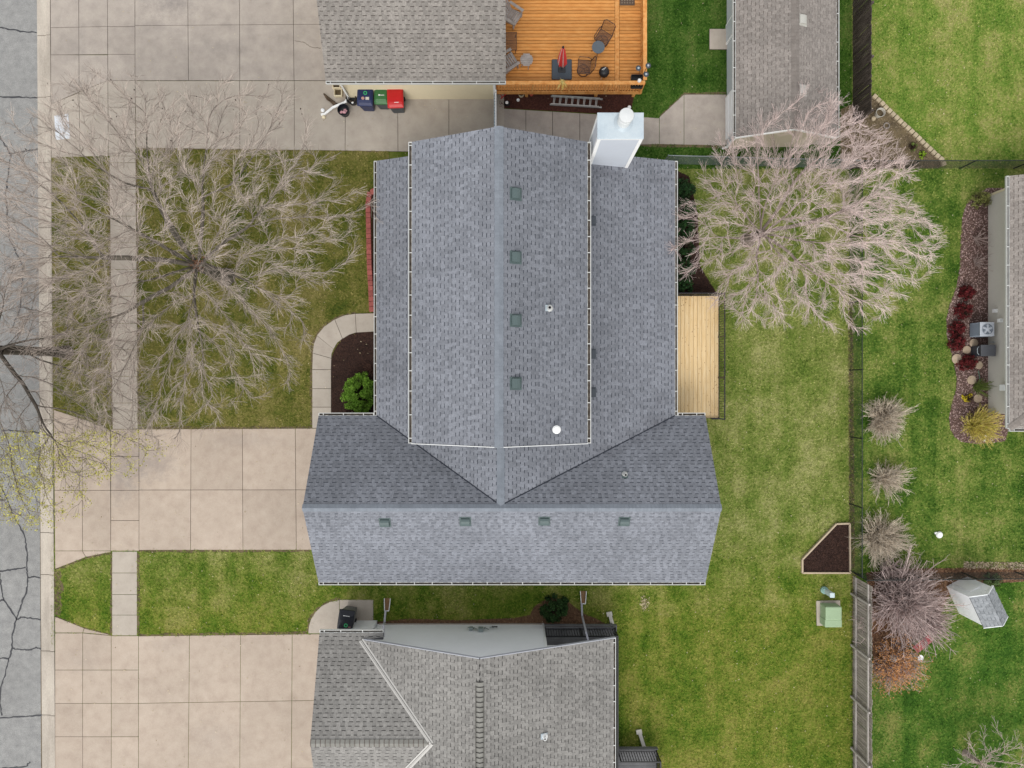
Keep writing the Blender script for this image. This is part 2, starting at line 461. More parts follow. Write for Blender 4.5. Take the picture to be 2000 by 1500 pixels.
def spawn(rng, par, prad, k, t0, t1, ang, length, n, wander, up, rr, center=None, out=0.0, lenpow=0.5):
    """children of parent polylines par (B,m,3): k each"""
    B, m, _ = par.shape
    pi = np.repeat(np.arange(B), k)
    t = np.clip(np.tile(np.linspace(t0, t1, k), B) + rng.normal(0, (t1 - t0) / k * 0.5, B * k), 0.02, 0.995)
    f = t * (m - 1); i = np.minimum(f.astype(int), m - 2); w = (f - i)[:, None]
    p = par[pi, i] * (1 - w) + par[pi, i + 1] * w
    tan = par[pi, i + 1] - par[pi, i]; tan /= np.linalg.norm(tan, axis=1, keepdims=True) + 1e-9
    r0 = prad[pi, i] * (1 - w[:, 0]) + prad[pi, i + 1] * w[:, 0]
    q = rng.normal(size=(B * k, 3)); q -= (q * tan).sum(1, keepdims=True) * tan
    q /= np.linalg.norm(q, axis=1, keepdims=True) + 1e-9
    A = np.radians(rng.uniform(ang[0], ang[1], B * k))[:, None]
    d = tan * np.cos(A) + q * np.sin(A)
    L = length * (1 - t * lenpow) * rng.uniform(0.65, 1.25, B * k)
    pts = np.empty((B * k, n, 3)); pts[:, 0] = p
    step = (L / (n - 1))[:, None]
    for j in range(1, n):
        d = d + rng.normal(0, wander, d.shape)
        d[:, 2] += up
        if center is not None and out:
            o = pts[:, j - 1] - center; o[:, 2] = 0
            o /= np.linalg.norm(o, axis=1, keepdims=True) + 1e-6
            d = d + o * out
        d /= np.linalg.norm(d, axis=1, keepdims=True) + 1e-9
        pts[:, j] = pts[:, j - 1] + d * step
    r_start = np.minimum(r0 * 0.75, rr[0])
    rad = r_start[:, None] + (rr[1] - r_start)[:, None] * np.linspace(0, 1, n)[None, :]
    return pts, rad

def leaf_quads(rng, c, size, flat=0.4):
    """random small leaf quads at centres c (N,3)"""
    N = len(c)
    a = rng.normal(size=(N, 3)); a[:, 2] *= flat; a /= np.linalg.norm(a, axis=1, keepdims=True)
    b = rng.normal(size=(N, 3)); b[:, 2] *= flat
    b -= (a * b).sum(1, keepdims=True) * a; b /= np.linalg.norm(b, axis=1, keepdims=True) + 1e-9
    s = (size * rng.uniform(0.6, 1.4, N))[:, None]
    V = np.stack([c - a * s, c - b * s * 0.55, c + a * s, c + b * s * 0.55], axis=1).reshape(-1, 3)
    F = np.arange(N * 4).reshape(N, 4)
    return V, F

def bare_tree(name, label, base, seed, fork, trunk_r, mats, center, rad, zc, hz, npts=1500, step=0.26, kill=0.42, reach=2.2,
              twigs=(2, 0.55), tw=0.009, tip=0.0068, expo=2.35, group=None, shell=0.35):
    """a leafless tree grown into a dome-shaped crown (space colonisation)"""
    from mathutils import kdtree
    rng = np.random.default_rng(seed)
    base = np.array(base, float); fork = np.array(fork, float)
    root = thing(name, label, 'tree', tuple(base), group)
    # attraction points in an uneven dome
    u = rng.normal(size=(npts * 3, 3)); u /= np.linalg.norm(u, axis=1, keepdims=True)
    u[:, 2] = np.abs(u[:, 2]) * 1.0 - 0.12
    az = np.arctan2(u[:, 1], u[:, 0])
    lump = 1 + 0.10 * np.sin(az * 3 + rng.uniform(0, 6)) + 0.07 * np.sin(az * 7 + rng.uniform(0, 6))
    q = u * (rng.uniform(shell ** 2, 1, (len(u), 1)) ** 0.5) * lump[:, None]
    A = np.array(center) * [1, 1, 0] + [0, 0, zc] + q * [rad[0], rad[1], hz]
    A = A[A[:, 2] > 1.2][:npts]
    # trunk nodes, then growth
    nt = 6
    N = [tuple(base * (1 - t) + fork * t) for t in np.linspace(0, 1, nt)]
    par = [-1] + list(range(nt - 1))
    kid = [0] * nt
    nodes = np.array(N)
    alive = np.ones(len(A), bool)
    near = np.full(len(A), 1e9); ni = np.zeros(len(A), int)
    def update(start):
        idx = np.nonzero(alive)[0]
        new = nodes[start:]
        for c in range(0, len(new), 400):
            blk = new[c:c + 400]
            D = np.linalg.norm(A[idx][:, None, :] - blk[None], axis=2)
            m = D.min(1); j = D.argmin(1)
            bt = m < near[idx]
            near[idx[bt]] = m[bt]; ni[idx[bt]] = start + c + j[bt]
    near[:] = 1e9
    d0 = np.linalg.norm(A - nodes[nt - 1], axis=1); near[:] = d0; ni[:] = nt - 1
    for it in range(120):
        idx = np.nonzero(alive)[0]
        if not len(idx): break
        act = idx if it < 6 else idx[near[idx] < reach * (1 if it < 60 else 2)]
        if not len(act): break
        dv = A[act] - nodes[ni[act]]; dv /= np.linalg.norm(dv, axis=1, keepdims=True) + 1e-9
        un, inv = np.unique(ni[act], return_inverse=True)
        acc = np.zeros((len(un), 3)); np.add.at(acc, inv, dv)
        acc /= np.linalg.norm(acc, axis=1, keepdims=True) + 1e-9
        if it == 0:                                       # scaffold limbs leave the fork together
            k = 13
            az0 = rng.uniform(0, 6.28)
            th = np.radians(np.where(np.arange(k) % 3 == 0, rng.uniform(12, 34, k), rng.uniform(42, 76, k)))
            aa = az0 + np.arange(k) * 2.399 + rng.normal(0, .15, k)
            acc = np.stack([np.cos(aa) * np.sin(th), np.sin(aa) * np.sin(th), np.cos(th)], 1); un = np.full(k, nt - 1)
        acc = acc + rng.normal(0, 0.09, acc.shape)
        if it > 0:
            pd = nodes[un] - nodes[[max(par[i], 0) for i in un]]
            pd /= np.linalg.norm(pd, axis=1, keepdims=True) + 1e-9
            acc = acc + pd * 1.0
        acc /= np.linalg.norm(acc, axis=1, keepdims=True) + 1e-9
        st = step * (1.0 if it else 1.2)
        new = nodes[un] + acc * st
        if it > 0:                                        # never grow twice into the same place
            md = np.array([np.linalg.norm(nodes - q_, axis=1).min() for q_ in new])
            bad = md < 0.6 * st
            if bad.any():
                alive[act[np.isin(ni[act], un[bad])]] = False
                un, new = un[~bad], new[~bad]
                if not len(new): continue
        start = len(nodes)
        nodes = np.concatenate([nodes, new]); par += list(un)
        update(start)
        alive &= near > kill
    n = len(nodes)
    par = np.array(par)
    # pipe-model radii
    area = np.zeros(n); kids = np.bincount(par[1:], minlength=n)
    r = np.zeros(n)
    for i in range(n - 1, -1, -1):
        r[i] = max(area[i], tip ** expo) ** (1 / expo)
        if par[i] >= 0: area[par[i]] += r[i] ** expo
    r *= 1.0
    sc_ = min(1.0, trunk_r / r[nt - 1]); big = r > 0.02
    r[big] = 0.02 + (r[big] - 0.02) * max(0.2, (trunk_r - 0.02) / max(r[nt - 1] - 0.02, 1e-3)) 
    mainkid = np.full(n, -1)
    for i in range(n - 1, 0, -1):
        p_ = par[i]
        if mainkid[p_] < 0 or r[i] > r[mainkid[p_]]: mainkid[p_] = i
    # limb ids
    limb = np.full(n, -1)
    for i in range(nt, n):
        limb[i] = i if par[i] == nt - 1 else limb[par[i]]
    e = np.arange(nt, n)
    p0 = nodes[par[e]]; p1 = nodes[e]
    ext = (p1 - p0) * 0.06
    r1 = r[e]; r0 = np.where(mainkid[par[e]] == e, np.minimum(r[par[e]], r1 * 1.5), r1 * 1.12)
    pts = np.stack([p0 - ext, p1 + ext], 1); rad_ = np.stack([r0, r1], 1)
    tn = np.array([base * (1 - t) + fork * t for t in np.linspace(0, 1, nt)])
    V, F = batch_tubes(tn[None], (trunk_r * np.array([1.7, 1.2, 1.05, 1.0, 0.97, 1.0]))[None], 12)
    np_mesh('trunk', V, F, mats[0], root, smooth=True)
    thick = r1 > 0.026
    for L_ in np.unique(limb[e]):
        m = (limb[e] == L_) & thick
        if m.sum() < 2: continue
        V, F = batch_tubes(pts[m], rad_[m], 8)
        np_mesh('limb', V, F, mats[0], root, smooth=True)
    m = ~thick
    V, F = batch_tubes(pts[m], rad_[m], 4)
    np_mesh('branches', V, F, mats[1], root, 'stuff')
    fine = r1 < 0.022
    pf, rf = pts[fine], rad_[fine]
    p4, r4 = spawn(rng, pf, rf, twigs[0], 0.2, 0.95, (14, 44), twigs[1] * 1.15, 5, 0.06, 0.03, (tw, tw * 0.55), np.array(center) * [1, 1, 0] + [0, 0, fork[2]], 0.13, 0.3)
    p5, r5 = spawn(rng, p4, r4, 1, 0.55, 0.6, (18, 40), twigs[1] * 0.55, 3, 0.07, 0.02, (tw * 0.8, tw * 0.5), None, 0, 0.3)
    V, F = join_vf([batch_tubes(p4, r4, 3), batch_tubes(p5, r5, 3)])
    np_mesh('twigs', V, F, mats[2], root, 'stuff')
    return root, p4, p5

def twig_shrub(name, label, base, rad, h, stems, mat, seed, k3=6, tw=0.006, upright=0.5, lean=(0, 0), group=None, cat='shrub', flare=0.0, core=None):
    rng = np.random.default_rng(seed)
    base = np.array(base, float)
    root = thing(name, label, cat, tuple(base), group)
    th = np.radians(rng.uniform(4, 78, stems)); az = rng.uniform(0, 2 * np.pi, stems)
    hr = np.sin(th); d = np.stack([np.cos(az) * hr * rad, np.sin(az) * hr * rad, np.cos(th) * h * (1 - upright) + h * upright * 0.5], 1)
    d[:, 0] += lean[0]; d[:, 1] += lean[1]
    n = 6
    st = base + np.stack([rng.normal(0, rad * 0.06, stems), rng.normal(0, rad * 0.06, stems), np.zeros(stems)], 1)
    pts = np.empty((stems, n, 3)); pts[:, 0] = st
    L = rng.uniform(0.7, 1.05, (stems, 1)) * (1 + .12 * np.sin(3 * az + seed) + .08 * np.sin(5 * az + 2 * seed))[:, None]
    dd = d.copy()
    for j in range(1, n):
        dd = dd + rng.normal(0, 0.08 * rad, d.shape); dd[:, 2] -= flare * j
        pts[:, j] = pts[:, j - 1] + dd * L / (n - 1)
    pts[:, :, 2] = np.maximum(pts[:, :, 2], base[2] + 0.01)
    rd = np.tile(np.linspace(tw * 2.2, tw, n), (stems, 1))
    V, F = batch_tubes(pts, rd, 4)
    np_mesh('stems', V, F, mat if not isinstance(mat, (list, tuple)) else mat[0], root, 'stuff')
    p3, r3 = spawn(rng, pts, rd, k3, 0.25, 0.98, (18, 60), rad * 0.33, 4, 0.2, 0.02, (tw * 1.3, tw * 0.6), base, 0.05)
    p3[:, :, 2] = np.maximum(p3[:, :, 2], base[2] + 0.01)
    V, F = batch_tubes(p3, r3, 3)
    np_mesh('twigs', V, F, mat if not isinstance(mat, (list, tuple)) else mat[-1], root, 'stuff')
    return root, p3

def leaf_shrub(name, label, base, rx, ry, h, nleaf, size, mat, stem_mat, seed, cat='shrub', group=None, lump=0.22, shell=0.55, nl=40):
    rng = np.random.default_rng(seed)
    base = np.array(base, float)
    root = thing(name, label, cat, tuple(base), group)
    # a handful of stems
    mb = MB()
    for i in range(9):
        a = rng.uniform(0, 6.28); r = rng.uniform(0.2, 0.7)
        mb.tube([base, base + [rx * r * 0.5 * math.cos(a), ry * r * 0.5 * math.sin(a), h * 0.4], base + [rx * r * math.cos(a), ry * r * math.sin(a), h * 0.75]], [0.02, 0.014, 0.006], 5)
    mb.build('stems', stem_mat, root)
    # foliage as lumpy clusters
    u = rng.normal(size=(nl, 3)); u /= np.linalg.norm(u, axis=1, keepdims=True); u[:, 2] = np.abs(u[:, 2])
    c = u * rng.uniform(shell, 0.92, (nl, 1))
    ci = rng.integers(0, nl, nleaf)
    off = rng.normal(size=(nleaf, 3)); off /= np.linalg.norm(off, axis=1, keepdims=True)
    off *= (lump * rng.uniform(0.35, 1.1, (nleaf, 1)))
    q = (c[ci] + off)
    q[:, 2] = np.abs(q[:, 2])
    pts = base + q * np.array([rx, ry, h])
    V, F = leaf_quads(rng, pts, size, 0.7)
    np_mesh('foliage', V, F, mat, root, 'stuff')
    # inner dark mass of twigs
    th = rng.uniform(0, 6.28, 160); rr = np.sqrt(rng.uniform(0, 0.55, 160))
    p0 = np.stack([base[0] + rx * rr * np.cos(th) * 0.3, base[1] + ry * rr * np.sin(th) * 0.3, np.full(160, base[2])], 1)
    p1 = np.stack([base[0] + rx * rr * np.cos(th), base[1] + ry * rr * np.sin(th), base[2] + h * rng.uniform(0.4, 0.8, 160)], 1)
    V, F = batch_tubes(np.stack([p0, (p0 + p1) / 2 + rng.normal(0, 0.03, p0.shape), p1], 1), np.full((160, 3), 0.006), 3)
    np_mesh('twigs', V, F, stem_mat, root, 'stuff')
    return root

def scatter_chips(name, poly, n, size, mat, parent, z, seed, kind='stuff', thick=0.5):
    rng = np.random.default_rng(seed)
    xs = [p[0] for p in poly]; ys = [p[1] for p in poly]
    pts = np.stack([rng.uniform(min(xs), max(xs), n * 3), rng.uniform(min(ys), max(ys), n * 3)], 1)
    pts = pts[inside(pts, poly)][:n]
    c = np.concatenate([pts, (z + rng.uniform(0.0, size * thick, len(pts)))[:, None]], 1)
    V, F = leaf_quads(rng, c, size, 0.35)
    return np_mesh(name, V, F, mat, parent, kind)

# roofs -----------------------------------------------------------------
TAB_W = [0.12, 0.14, 0.16, 0.18, 0.21]
TAB_MESH = {}
def tab_mesh(wi, expo, mats):
    key = (wi, expo, mats[0].name)
    if key not in TAB_MESH:
        w = TAB_W[wi]
        vs = [(0, 0, .003), (w, 0, .003), (w, expo + .012, .003), (0, expo + .012, .003), (0, 0, .016), (w, 0, .016), (w, expo + .012, .007), (0, expo + .012, .007)]
        me = bpy.data.meshes.new('shingle')
        me.from_pydata(vs, [], [(4, 5, 6, 7), (0, 1, 5, 4), (1, 2, 6, 5), (3, 0, 4, 7)])
        me.materials.append(mats[0]); TAB_MESH[key] = me
    return TAB_MESH[key]

def roof_plane(parent, poly3, mats, expo=0.165, seed=0, single=0, name='roof_plane', gap_p=1.0, thick=0.14):
    rnd = random.Random(seed)
    poly3 = [Vector(p) for p in poly3]
    c = sum(poly3, Vector()) / len(poly3)
    n = Vector((0, 0, 0))
    for i in range(len(poly3)):
        n += (poly3[i] - c).cross(poly3[(i + 1) % len(poly3)] - c)
    n.normalize()
    if n.z < 0: n = -n
    u = Vector((0, 0, 1)).cross(n).normalized(); v = n.cross(u)
    o = min(poly3, key=lambda p: p.dot(v))
    Q = [((p - o).dot(u), (p - o).dot(v)) for p in poly3]
    rp = MB().slab(poly3, thick).build(name, M_under, parent)
    def span(vv):
        us = []
        for i in range(len(Q)):
            (ua, va), (ub, vb) = Q[i], Q[(i + 1) % len(Q)]
            if abs(va - vb) < 1e-9:
                if abs(va - vv) < 1e-9: us += [ua, ub]
                continue
            t = (vv - va) / (vb - va)
            if -1e-9 <= t <= 1 + 1e-9: us.append(ua + (ub - ua) * t)
        return (min(us), max(us)) if us else None
    vmax = max(q[1] for q in Q)
    mb = MB()
    W = lambda a, b, h: o + u * a + v * b + n * h
    nrow = int(math.ceil(vmax / expo))
    rows = []
    for k in range(nrow):
        v0 = k * expo; v1 = min((k + 1) * expo, vmax)
        s0, s1 = span(v0 + 1e-4), span(v1 - 1e-4)
        if not s0 or not s1: continue
        lo, hi = min(s0[0], s1[0]), max(s0[1], s1[1])
        a = lo - rnd.random() * 0.3
        tab = True
        while a < hi:
            if tab:
                wi = rnd.randrange(len(TAB_W)); w = TAB_W[wi]
            else:
                w = rnd.uniform(0.10, 0.19)
                if rnd.random() > gap_p: w = 0.004
            b = a + w
            c0, d0 = max(a, s0[0]), min(b, s0[1]); c1, d1 = max(a, s1[0]), min(b, s1[1])
            if d0 - c0 > 0.004 or d1 - c1 > 0.004:
                d0 = max(d0, c0); d1 = max(d1, c1)
                if c0 > s0[1]: c0 = d0 = s0[1]
                if c1 > s1[1]: c1 = d1 = s1[1]
                full = (c0 == a and d0 == b and c1 == a and d1 == b and v1 - v0 > expo * .99)
                rows.append((k, tab, a, v0, v1, c0, d0, c1, d1, full, wi))
            a = b; tab = not tab
    singles = set()
    if single:
        cand = [i for i, r_ in enumerate(rows) if r_[1] and r_[9] and r_[0] < nrow - 2]
        cand.sort(key=lambda i: -rows[i][0])
        singles = set(cand[:single])
    Mx = Matrix((u, v, n)).transposed().to_4x4()
    for i, (k, tab, a, v0, v1, c0, d0, c1, d1, full, wi) in enumerate(rows):
        if i in singles:
            ob = bpy.data.objects.new('shingle', tab_mesh(wi, expo, mats))
            COL.objects.link(ob); ob.parent = rp
            mm = Mx.copy(); mm.translation = W(a, v0, 0) - org(parent)
            ob.matrix_local = mm
            continue
        if tab:
            hb, ht, vt = .016, .007, min(v1 + .012, vmax)
            mb.add([W(c0, v0, .003), W(d0, v0, .003), W(d1, vt, .003), W(c1, vt, .003), W(c0, v0, hb), W(d0, v0, hb), W(d1, vt, ht), W(c1, vt, ht)],
                   [(4, 5, 6, 7), (0, 1, 5, 4), (1, 2, 6, 5), (3, 0, 4, 7)], 0)
        else:
            f = max(0.0, 1 - 0.030 / max(v1 - v0, 1e-3))
            e0, e1 = c0 + (c1 - c0) * f, d0 + (d1 - d0) * f
            vm = v0 + (v1 - v0) * f
            mb.quad(W(c0, v0, .005), W(d0, v0, .005), W(e1, vm, .005), W(e0, vm, .005), 0)
            mb.quad(W(e0, vm, .005), W(e1, vm, .005), W(d1, v1, .005), W(c1, v1, .005), 1)
    ob = mb.build('shingles', mats, rp, kind='stuff')
    return rp

def ridge_cap(parent, a, b, sl, sr, w, mat, step=0.15, line=None):
    """cap shingles folded over a ridge from a to b; sl/sr slopes of both sides"""
    a, b = Vector(a), Vector(b)
    d = (b - a); L = d.length; d.normalize()
    side = d.cross(Vector((0, 0, 1))).normalized()
    mb = MB(); k = 0; t = 0
    while t < L:
        e = min(t + step * 1.25, L)
        for s_, sl_ in ((1, sr), (-1, sl)):
            h0, h1 = 0.036, 0.022
            p0, p1 = a + d * t, a + d * e
            o = side * s_ * w - Vector((0, 0, sl_ * w))
            mb.quad(p0 + Vector((0, 0, h0)), p1 + Vector((0, 0, h1)), p1 + o + Vector((0, 0, h1)), p0 + o + Vector((0, 0, h0)))
            mb.quad(p0 + Vector((0, 0, h0)), p0 + o + Vector((0, 0, h0)), p0 + o + Vector((0, 0, .01)), p0 + Vector((0, 0, .01)))
            if line: mb.quad(p0 + Vector((0, 0, h0 + .003)), p0 + d * .035 + Vector((0, 0, h0 + .003)), p0 + d * .035 + o + Vector((0, 0, h0 + .003)), p0 + o + Vector((0, 0, h0 + .003)), 1)  # thin dark strip at each butt paints in a shadow gap
        t += step; k += 1
    return mb.build('ridge_cap', [mat, line] if line else mat, parent, kind='stuff')

def gutter(parent, a, b, out, spacing=0.75, w=0.13, seed=0, h=0.11):
    """open trough from a to b, hung on the outer side 'out' (unit xy)"""
    a, b, o = Vector(a), Vector(b), Vector((out[0], out[1], 0))
    rnd = random.Random(seed)
    mb = MB()
    up = Vector((0, 0, 1))
    d = (b - a).normalized()
    mb.beam(a + o * 0.01 - up * 0.06, b + o * 0.01 - up * 0.06, 0.02, h)              # back
    mb.beam(a + o * (w - 0.014) - up * 0.055, b + o * (w - 0.014) - up * 0.055, 0.026, h)     # front lip
    for e, s_ in ((a, 1), (b, -1)):
        mb.beam(e + o * 0.02 + d * 0.015 * s_ - up * 0.055, e + o * (w - 0.03) + d * 0.015 * s_ - up * 0.055, 0.03, h)
    g = mb.build('gutter', M_gutter, parent)
    fl = MB(); fl.beam(a + o * w * .5 - up * 0.09, b + o * w * .5 - up * 0.09, w - .05, 0.02)
    fl.build('trough', M_gutdk, g)
    L = (b - a).length; t = 0.2
    while t < L - 0.1:
        m2 = MB(); p = a + d * t
        m2.beam(p + o * 0.02 - up * 0.012, p + o * (w - 0.03) - up * 0.012, 0.035, 0.012)
        m2.build('hanger', M_gutter, g)
        t += spacing * rnd.uniform(0.75, 1.25)
    return g

def lap_wall(parent, a, b, z0, z1, out, mat, lap=0.11, name='wall', top=None):
    """lapped siding from a to b (xy); top = optional function x(0..1)->z"""
    a, b = Vector((a[0], a[1], 0)), Vector((b[0], b[1], 0))
    o = Vector((out[0], out[1], 0))
    mb = MB()
    if top is None:
        z = z0
        while z < z1 - 1e-4:
            e = min(z + lap, z1)
            A0, B0 = a + o * .016 + Vector((0, 0, z)), b + o * .016 + Vector((0, 0, z))
            A1, B1 = a + o * .004 + Vector((0, 0, e)), b + o * .004 + Vector((0, 0, e))
            mb.quad(A0, B0, B1, A1)
            mb.quad(a + Vector((0, 0, z)), b + Vector((0, 0, z)), B0, A0)
            z = e
    else:                                              # gable: (s, z) outline, peak list [(s0,zs),(sp,zp),(s1,ze)]
        L = (b - a)
        zp = max(t[1] for t in top); z = z0
        def sp(zz):
            lo, hi = 0.0, 1.0
            (s0, za), (sm, zm), (s1, zb) = top
            if zz > za: lo = s0 + (sm - s0) * (zz - za) / (zm - za)
            if zz > zb: hi = s1 - (s1 - sm) * (zz - zb) / (zm - zb)
            return lo, hi
        while z < zp - 0.01:
            e = min(z + lap, zp - 0.005)
            l0, h0 = sp(z); l1, h1 = sp(e)
            mb.quad(a + L * l0 + o * .016 + Vector((0, 0, z)), a + L * h0 + o * .016 + Vector((0, 0, z)),
                    a + L * h1 + o * .004 + Vector((0, 0, e)), a + L * l1 + o * .004 + Vector((0, 0, e)))
            z = e
    return mb.build(name, mat, parent)

# paving -----------------------------------------------------------------
def shrink(poly, g):
    c = (sum(p[0] for p in poly) / len(poly), sum(p[1] for p in poly) / len(poly))
    out = []
    for p in poly:
        dx, dy = p[0] - c[0], p[1] - c[1]; 
        sx = max(0.0, abs(dx) - g) / (abs(dx) + 1e-9); sy = max(0.0, abs(dy) - g) / (abs(dy) + 1e-9)
        out.append((c[0] + dx * sx, c[1] + dy * sy))
    return out

PAVED = []          # world xy polygons where no grass grows
def px_poly(pp, z=0.0):
    return [P2(x, y, z) for x, y in pp]

def paving(name, slabs, mat, z1=0.1, z0=0.0, gap=0.011, pieces='slab', joint=True, label=None):
    base = MB()
    for s_ in slabs:
        base.prism(px_poly(s_), z0, z1 - 0.03)
    b = base.build(name, M_joint)
    props(b, kind='structure', label=label)
    ORG[b.name] = Vector((0, 0, 0))
    for i, s_ in enumerate(slabs):
        w = px_poly(s_)
        PAVED.append(w)
        m = mat[i % len(mat)] if isinstance(mat, list) else mat
        dz = random.uniform(-0.004, 0.004)
        MB().prism(shrink(w, gap), z0 + 0.004, z1 + dz).build(pieces, m, b)
    return b

def grid(xs_top, xs_bot, ys_l, ys_r=None):
    """quads from column x's (top / bottom) and row y's (left / right)"""
    ys_r = ys_r or ys_l
    out = []
    y0, y1 = ys_l[0], ys_l[-1]
    def X(i, y): return xs_top[i] + (xs_bot[i] - xs_top[i]) * (y - y0) / (y1 - y0 + 1e-9)
    xl, xr = xs_top[0], xs_top[-1]
    def Y(j, x): return ys_l[j] + (ys_r[j] - ys_l[j]) * (x - xl) / (xr - xl + 1e-9)
    for j in range(len(ys_l) - 1):
        for i in range(len(xs_top) - 1):
            out.append([(X(i, ys_l[j]), Y(j, X(i, ys_l[j]))), (X(i + 1, ys_l[j]), Y(j, X(i + 1, ys_l[j]))),
                        (X(i + 1, ys_l[j + 1]), Y(j + 1, X(i + 1, ys_l[j + 1]))), (X(i, ys_l[j + 1]), Y(j + 1, X(i, ys_l[j + 1])))])
    return out

# ================================================================== THE SETTING
g = MB().quad((-600, -600, 0), (600, -600, 0), (600, 600, 0), (-600, 600, 0)).build('ground', M_soil)
props(g, kind='structure')
# road on the left, with tar-sealed cracks
rd = MB().quad((-32, -60, .004), P(82, 1500) + Vector((0.15, -42, .004)), P(72, 0) + Vector((-.15, 42, .004)), (-32, 60, .004)).build('road', M_asphalt)
props(rd, kind='structure')
def ribbon(pts, w, z, rnd):
    pts = [Vector(P2(*p) + (z,)) for p in pts]
    fine = []
    for i in range(len(pts) - 1):
        for k in range(6):
            t = k / 6
            fine.append(pts[i].lerp(pts[i + 1], t) + Vector((rnd.uniform(-.03, .03), rnd.uniform(-.03, .03), 0)) * (1 if k else 0))
    fine.append(pts[-1])
    mb = MB(); vs = []
    for i, p in enumerate(fine):
        d = fine[min(i + 1, len(fine) - 1)] - fine[max(i - 1, 0)]; d.normalize()
        nn = Vector((-d.y, d.x, 0)) * w * rnd.uniform(0.3, 0.65)
        vs += [p - nn, p + nn]
    mb.add(vs, [(2 * i, 2 * i + 1, 2 * i + 3, 2 * i + 2) for i in range(len(fine) - 1)])
    return mb
def zz(pts): return [(x / 2.678, 940 + y / 2.678) for x, y in pts]
rnd = random.Random(3)
seams = [zz([(-60, -40), (0, 15), (20, 60), (60, 150), (90, 215), (130, 290), (142, 370), (140, 440), (146, 500), (140, 570), (110, 650), (88, 720)]),
         zz([(88, 720), (65, 800), (62, 880), (45, 940), (30, 1000), (4, 1080), (0, 1160), (10, 1225)]),
         zz([(-40, 97), (30, 97)]), zz([(-40, 478), (0, 470), (60, 462), (135, 450)]), zz([(146, 503), (190, 500), (218, 507)]),
         zz([(88, 725), (110, 710), (150, 715), (222, 724)]), zz([(0, 480), (8, 560), (20, 620), (88, 722)]), zz([(-40, 640), (20, 620)]),
         zz([(65, 872), (110, 880), (150, 882), (190, 868), (220, 875)]), zz([(-20, 922), (48, 930)]), zz([(-30, 1240), (120, 1230), (222, 1222)]),
         zz([(-20, 1502), (60, 1498), (140, 1490), (157, 1465)]),
         [(-10, 52), (10, 55), (40, 62), (72, 64)], [(-10, 189), (30, 190), (75, 191)], [(-5, 258), (8, 280), (21, 301), (50, 295), (77, 291)],
         [(21, 301), (17, 335), (11, 380), (14, 430), (20, 470)], [(5, 840), (40, 842), (80, 846)], [(20, 470), (45, 520), (40, 600), (20, 650)], [(40, 600), (78, 608)]]
for s_ in seams:
    ribbon(s_, 0.068, 0.009, rnd).build('tar_seam', M_tar, rd)

# kerb and gutter
kb = MB().prism([P2(72.5, -80), P2(101.5, -80), P2(109.5, 1580), P2(82.5, 1580)], 0, 0.008).build('kerb', M_joint)
props(kb, kind='structure')
ky = [-60, 70, 190, 318, 445, 570, 695, 822, 945, 1040, 1122, 1271, 1396, 1520, 1600]
for i in range(len(ky) - 1):
    a, b = ky[i] + 0.5, ky[i + 1] - 0.5
    xe = lambda y, o: 72.5 + o + 10 * y / 1500
    mb = MB()
    pr = [(0, 0.02), (17, 0.035), (21, 0.10), (28.5, 0.115)]
    vs = []
    for y in (a, b):
        for o_, z in pr: vs.append(P2(xe(y, o_ * 0.985), y) + (z,))
        vs.append(P2(xe(y, 28.5 * 0.985), y) + (0,)); vs.append(P2(xe(y, 0), y) + (0,))
    n_ = 6
    mb.add(vs, [(k, (k + 1) % n_, n_ + (k + 1) % n_, n_ + k) for k in range(n_)] + [tuple(range(5, -1, -1)), tuple(range(6, 12))])
    mb.build('kerb_section', M_kerb, kb, bevel=0.012)

# neighbours' lawns -----------------------------------------------------
LZ = 0.08
G = lambda *c: [C(*x) for x in c]
LAWNS = {
 'lawn':   ([(1180, 331), (1657, 331), (1662, 1620), (240, 1620), (103, 1250), (103, 1060), (1180, 1060)], G((86, 112, 40), (120, 140, 60), (148, 156, 84), (176, 176, 114)), 0.2, 560,
                 (G((70, 106, 26), (104, 130, 40), (136, 146, 60), (162, 158, 82)), -8.6, 2.2)),
 'front_lawn':  ([(103, 285), (760, 285), (760, 850), (103, 850)], G((74, 92, 34), (106, 112, 46), (134, 130, 68), (156, 144, 90)), 0.2, 560, None),
 'garage_lawn': ([(1225, -120), (1668, -120), (1664, 331), (1225, 331)], G((40, 74, 20), (58, 94, 28), (84, 118, 46), (112, 128, 66)), -0.05, 480, None),
 'corner_lawn': ([(1662, -120), (2120, -120), (2120, 331), (1662, 331)], G((84, 122, 40), (118, 148, 58), (152, 164, 82), (178, 174, 110)), 0.15, 480, None),
 'east_lawn':   ([(1657, 331), (2120, 331), (2120, 1118), (1657, 1118)], G((58, 94, 28), (90, 122, 44), (130, 148, 68), (164, 164, 98)), 0.02, 480, None),
 'far_lawn':    ([(1662, 1118), (2120, 1118), (2120, 1620), (1662, 1620)], G((54, 92, 28), (76, 116, 38), (108, 136, 56), (150, 152, 84)), 0.0, 480, None),
}
base_lawn = MB().prism([P2(102, -400), P2(2600, -400), P2(2600, 1900), P2(110, 1900)], 0.0, LZ - 0.012).build('turf_base', grass_mat('lawn_base', G((74, 96, 34), (104, 120, 46), (134, 138, 68)), 0.1))
props(base_lawn, kind='structure')
BLADE_MATS = {}
for i, (nm, (pp, cols, dry, dens, second)) in enumerate(LAWNS.items()):
    ob = MB().add([P2(x, y) + (LZ - 0.004 + 0.0008 * i,) for x, y in pp][::-1], [tuple(range(len(pp)))]).build(nm, grass_mat(nm + '_turf', cols, dry, second=second))
    props(ob, kind='structure')
    BLADE_MATS[nm] = grass_mat(nm + '_blades', cols, dry, blade=True, second=second)

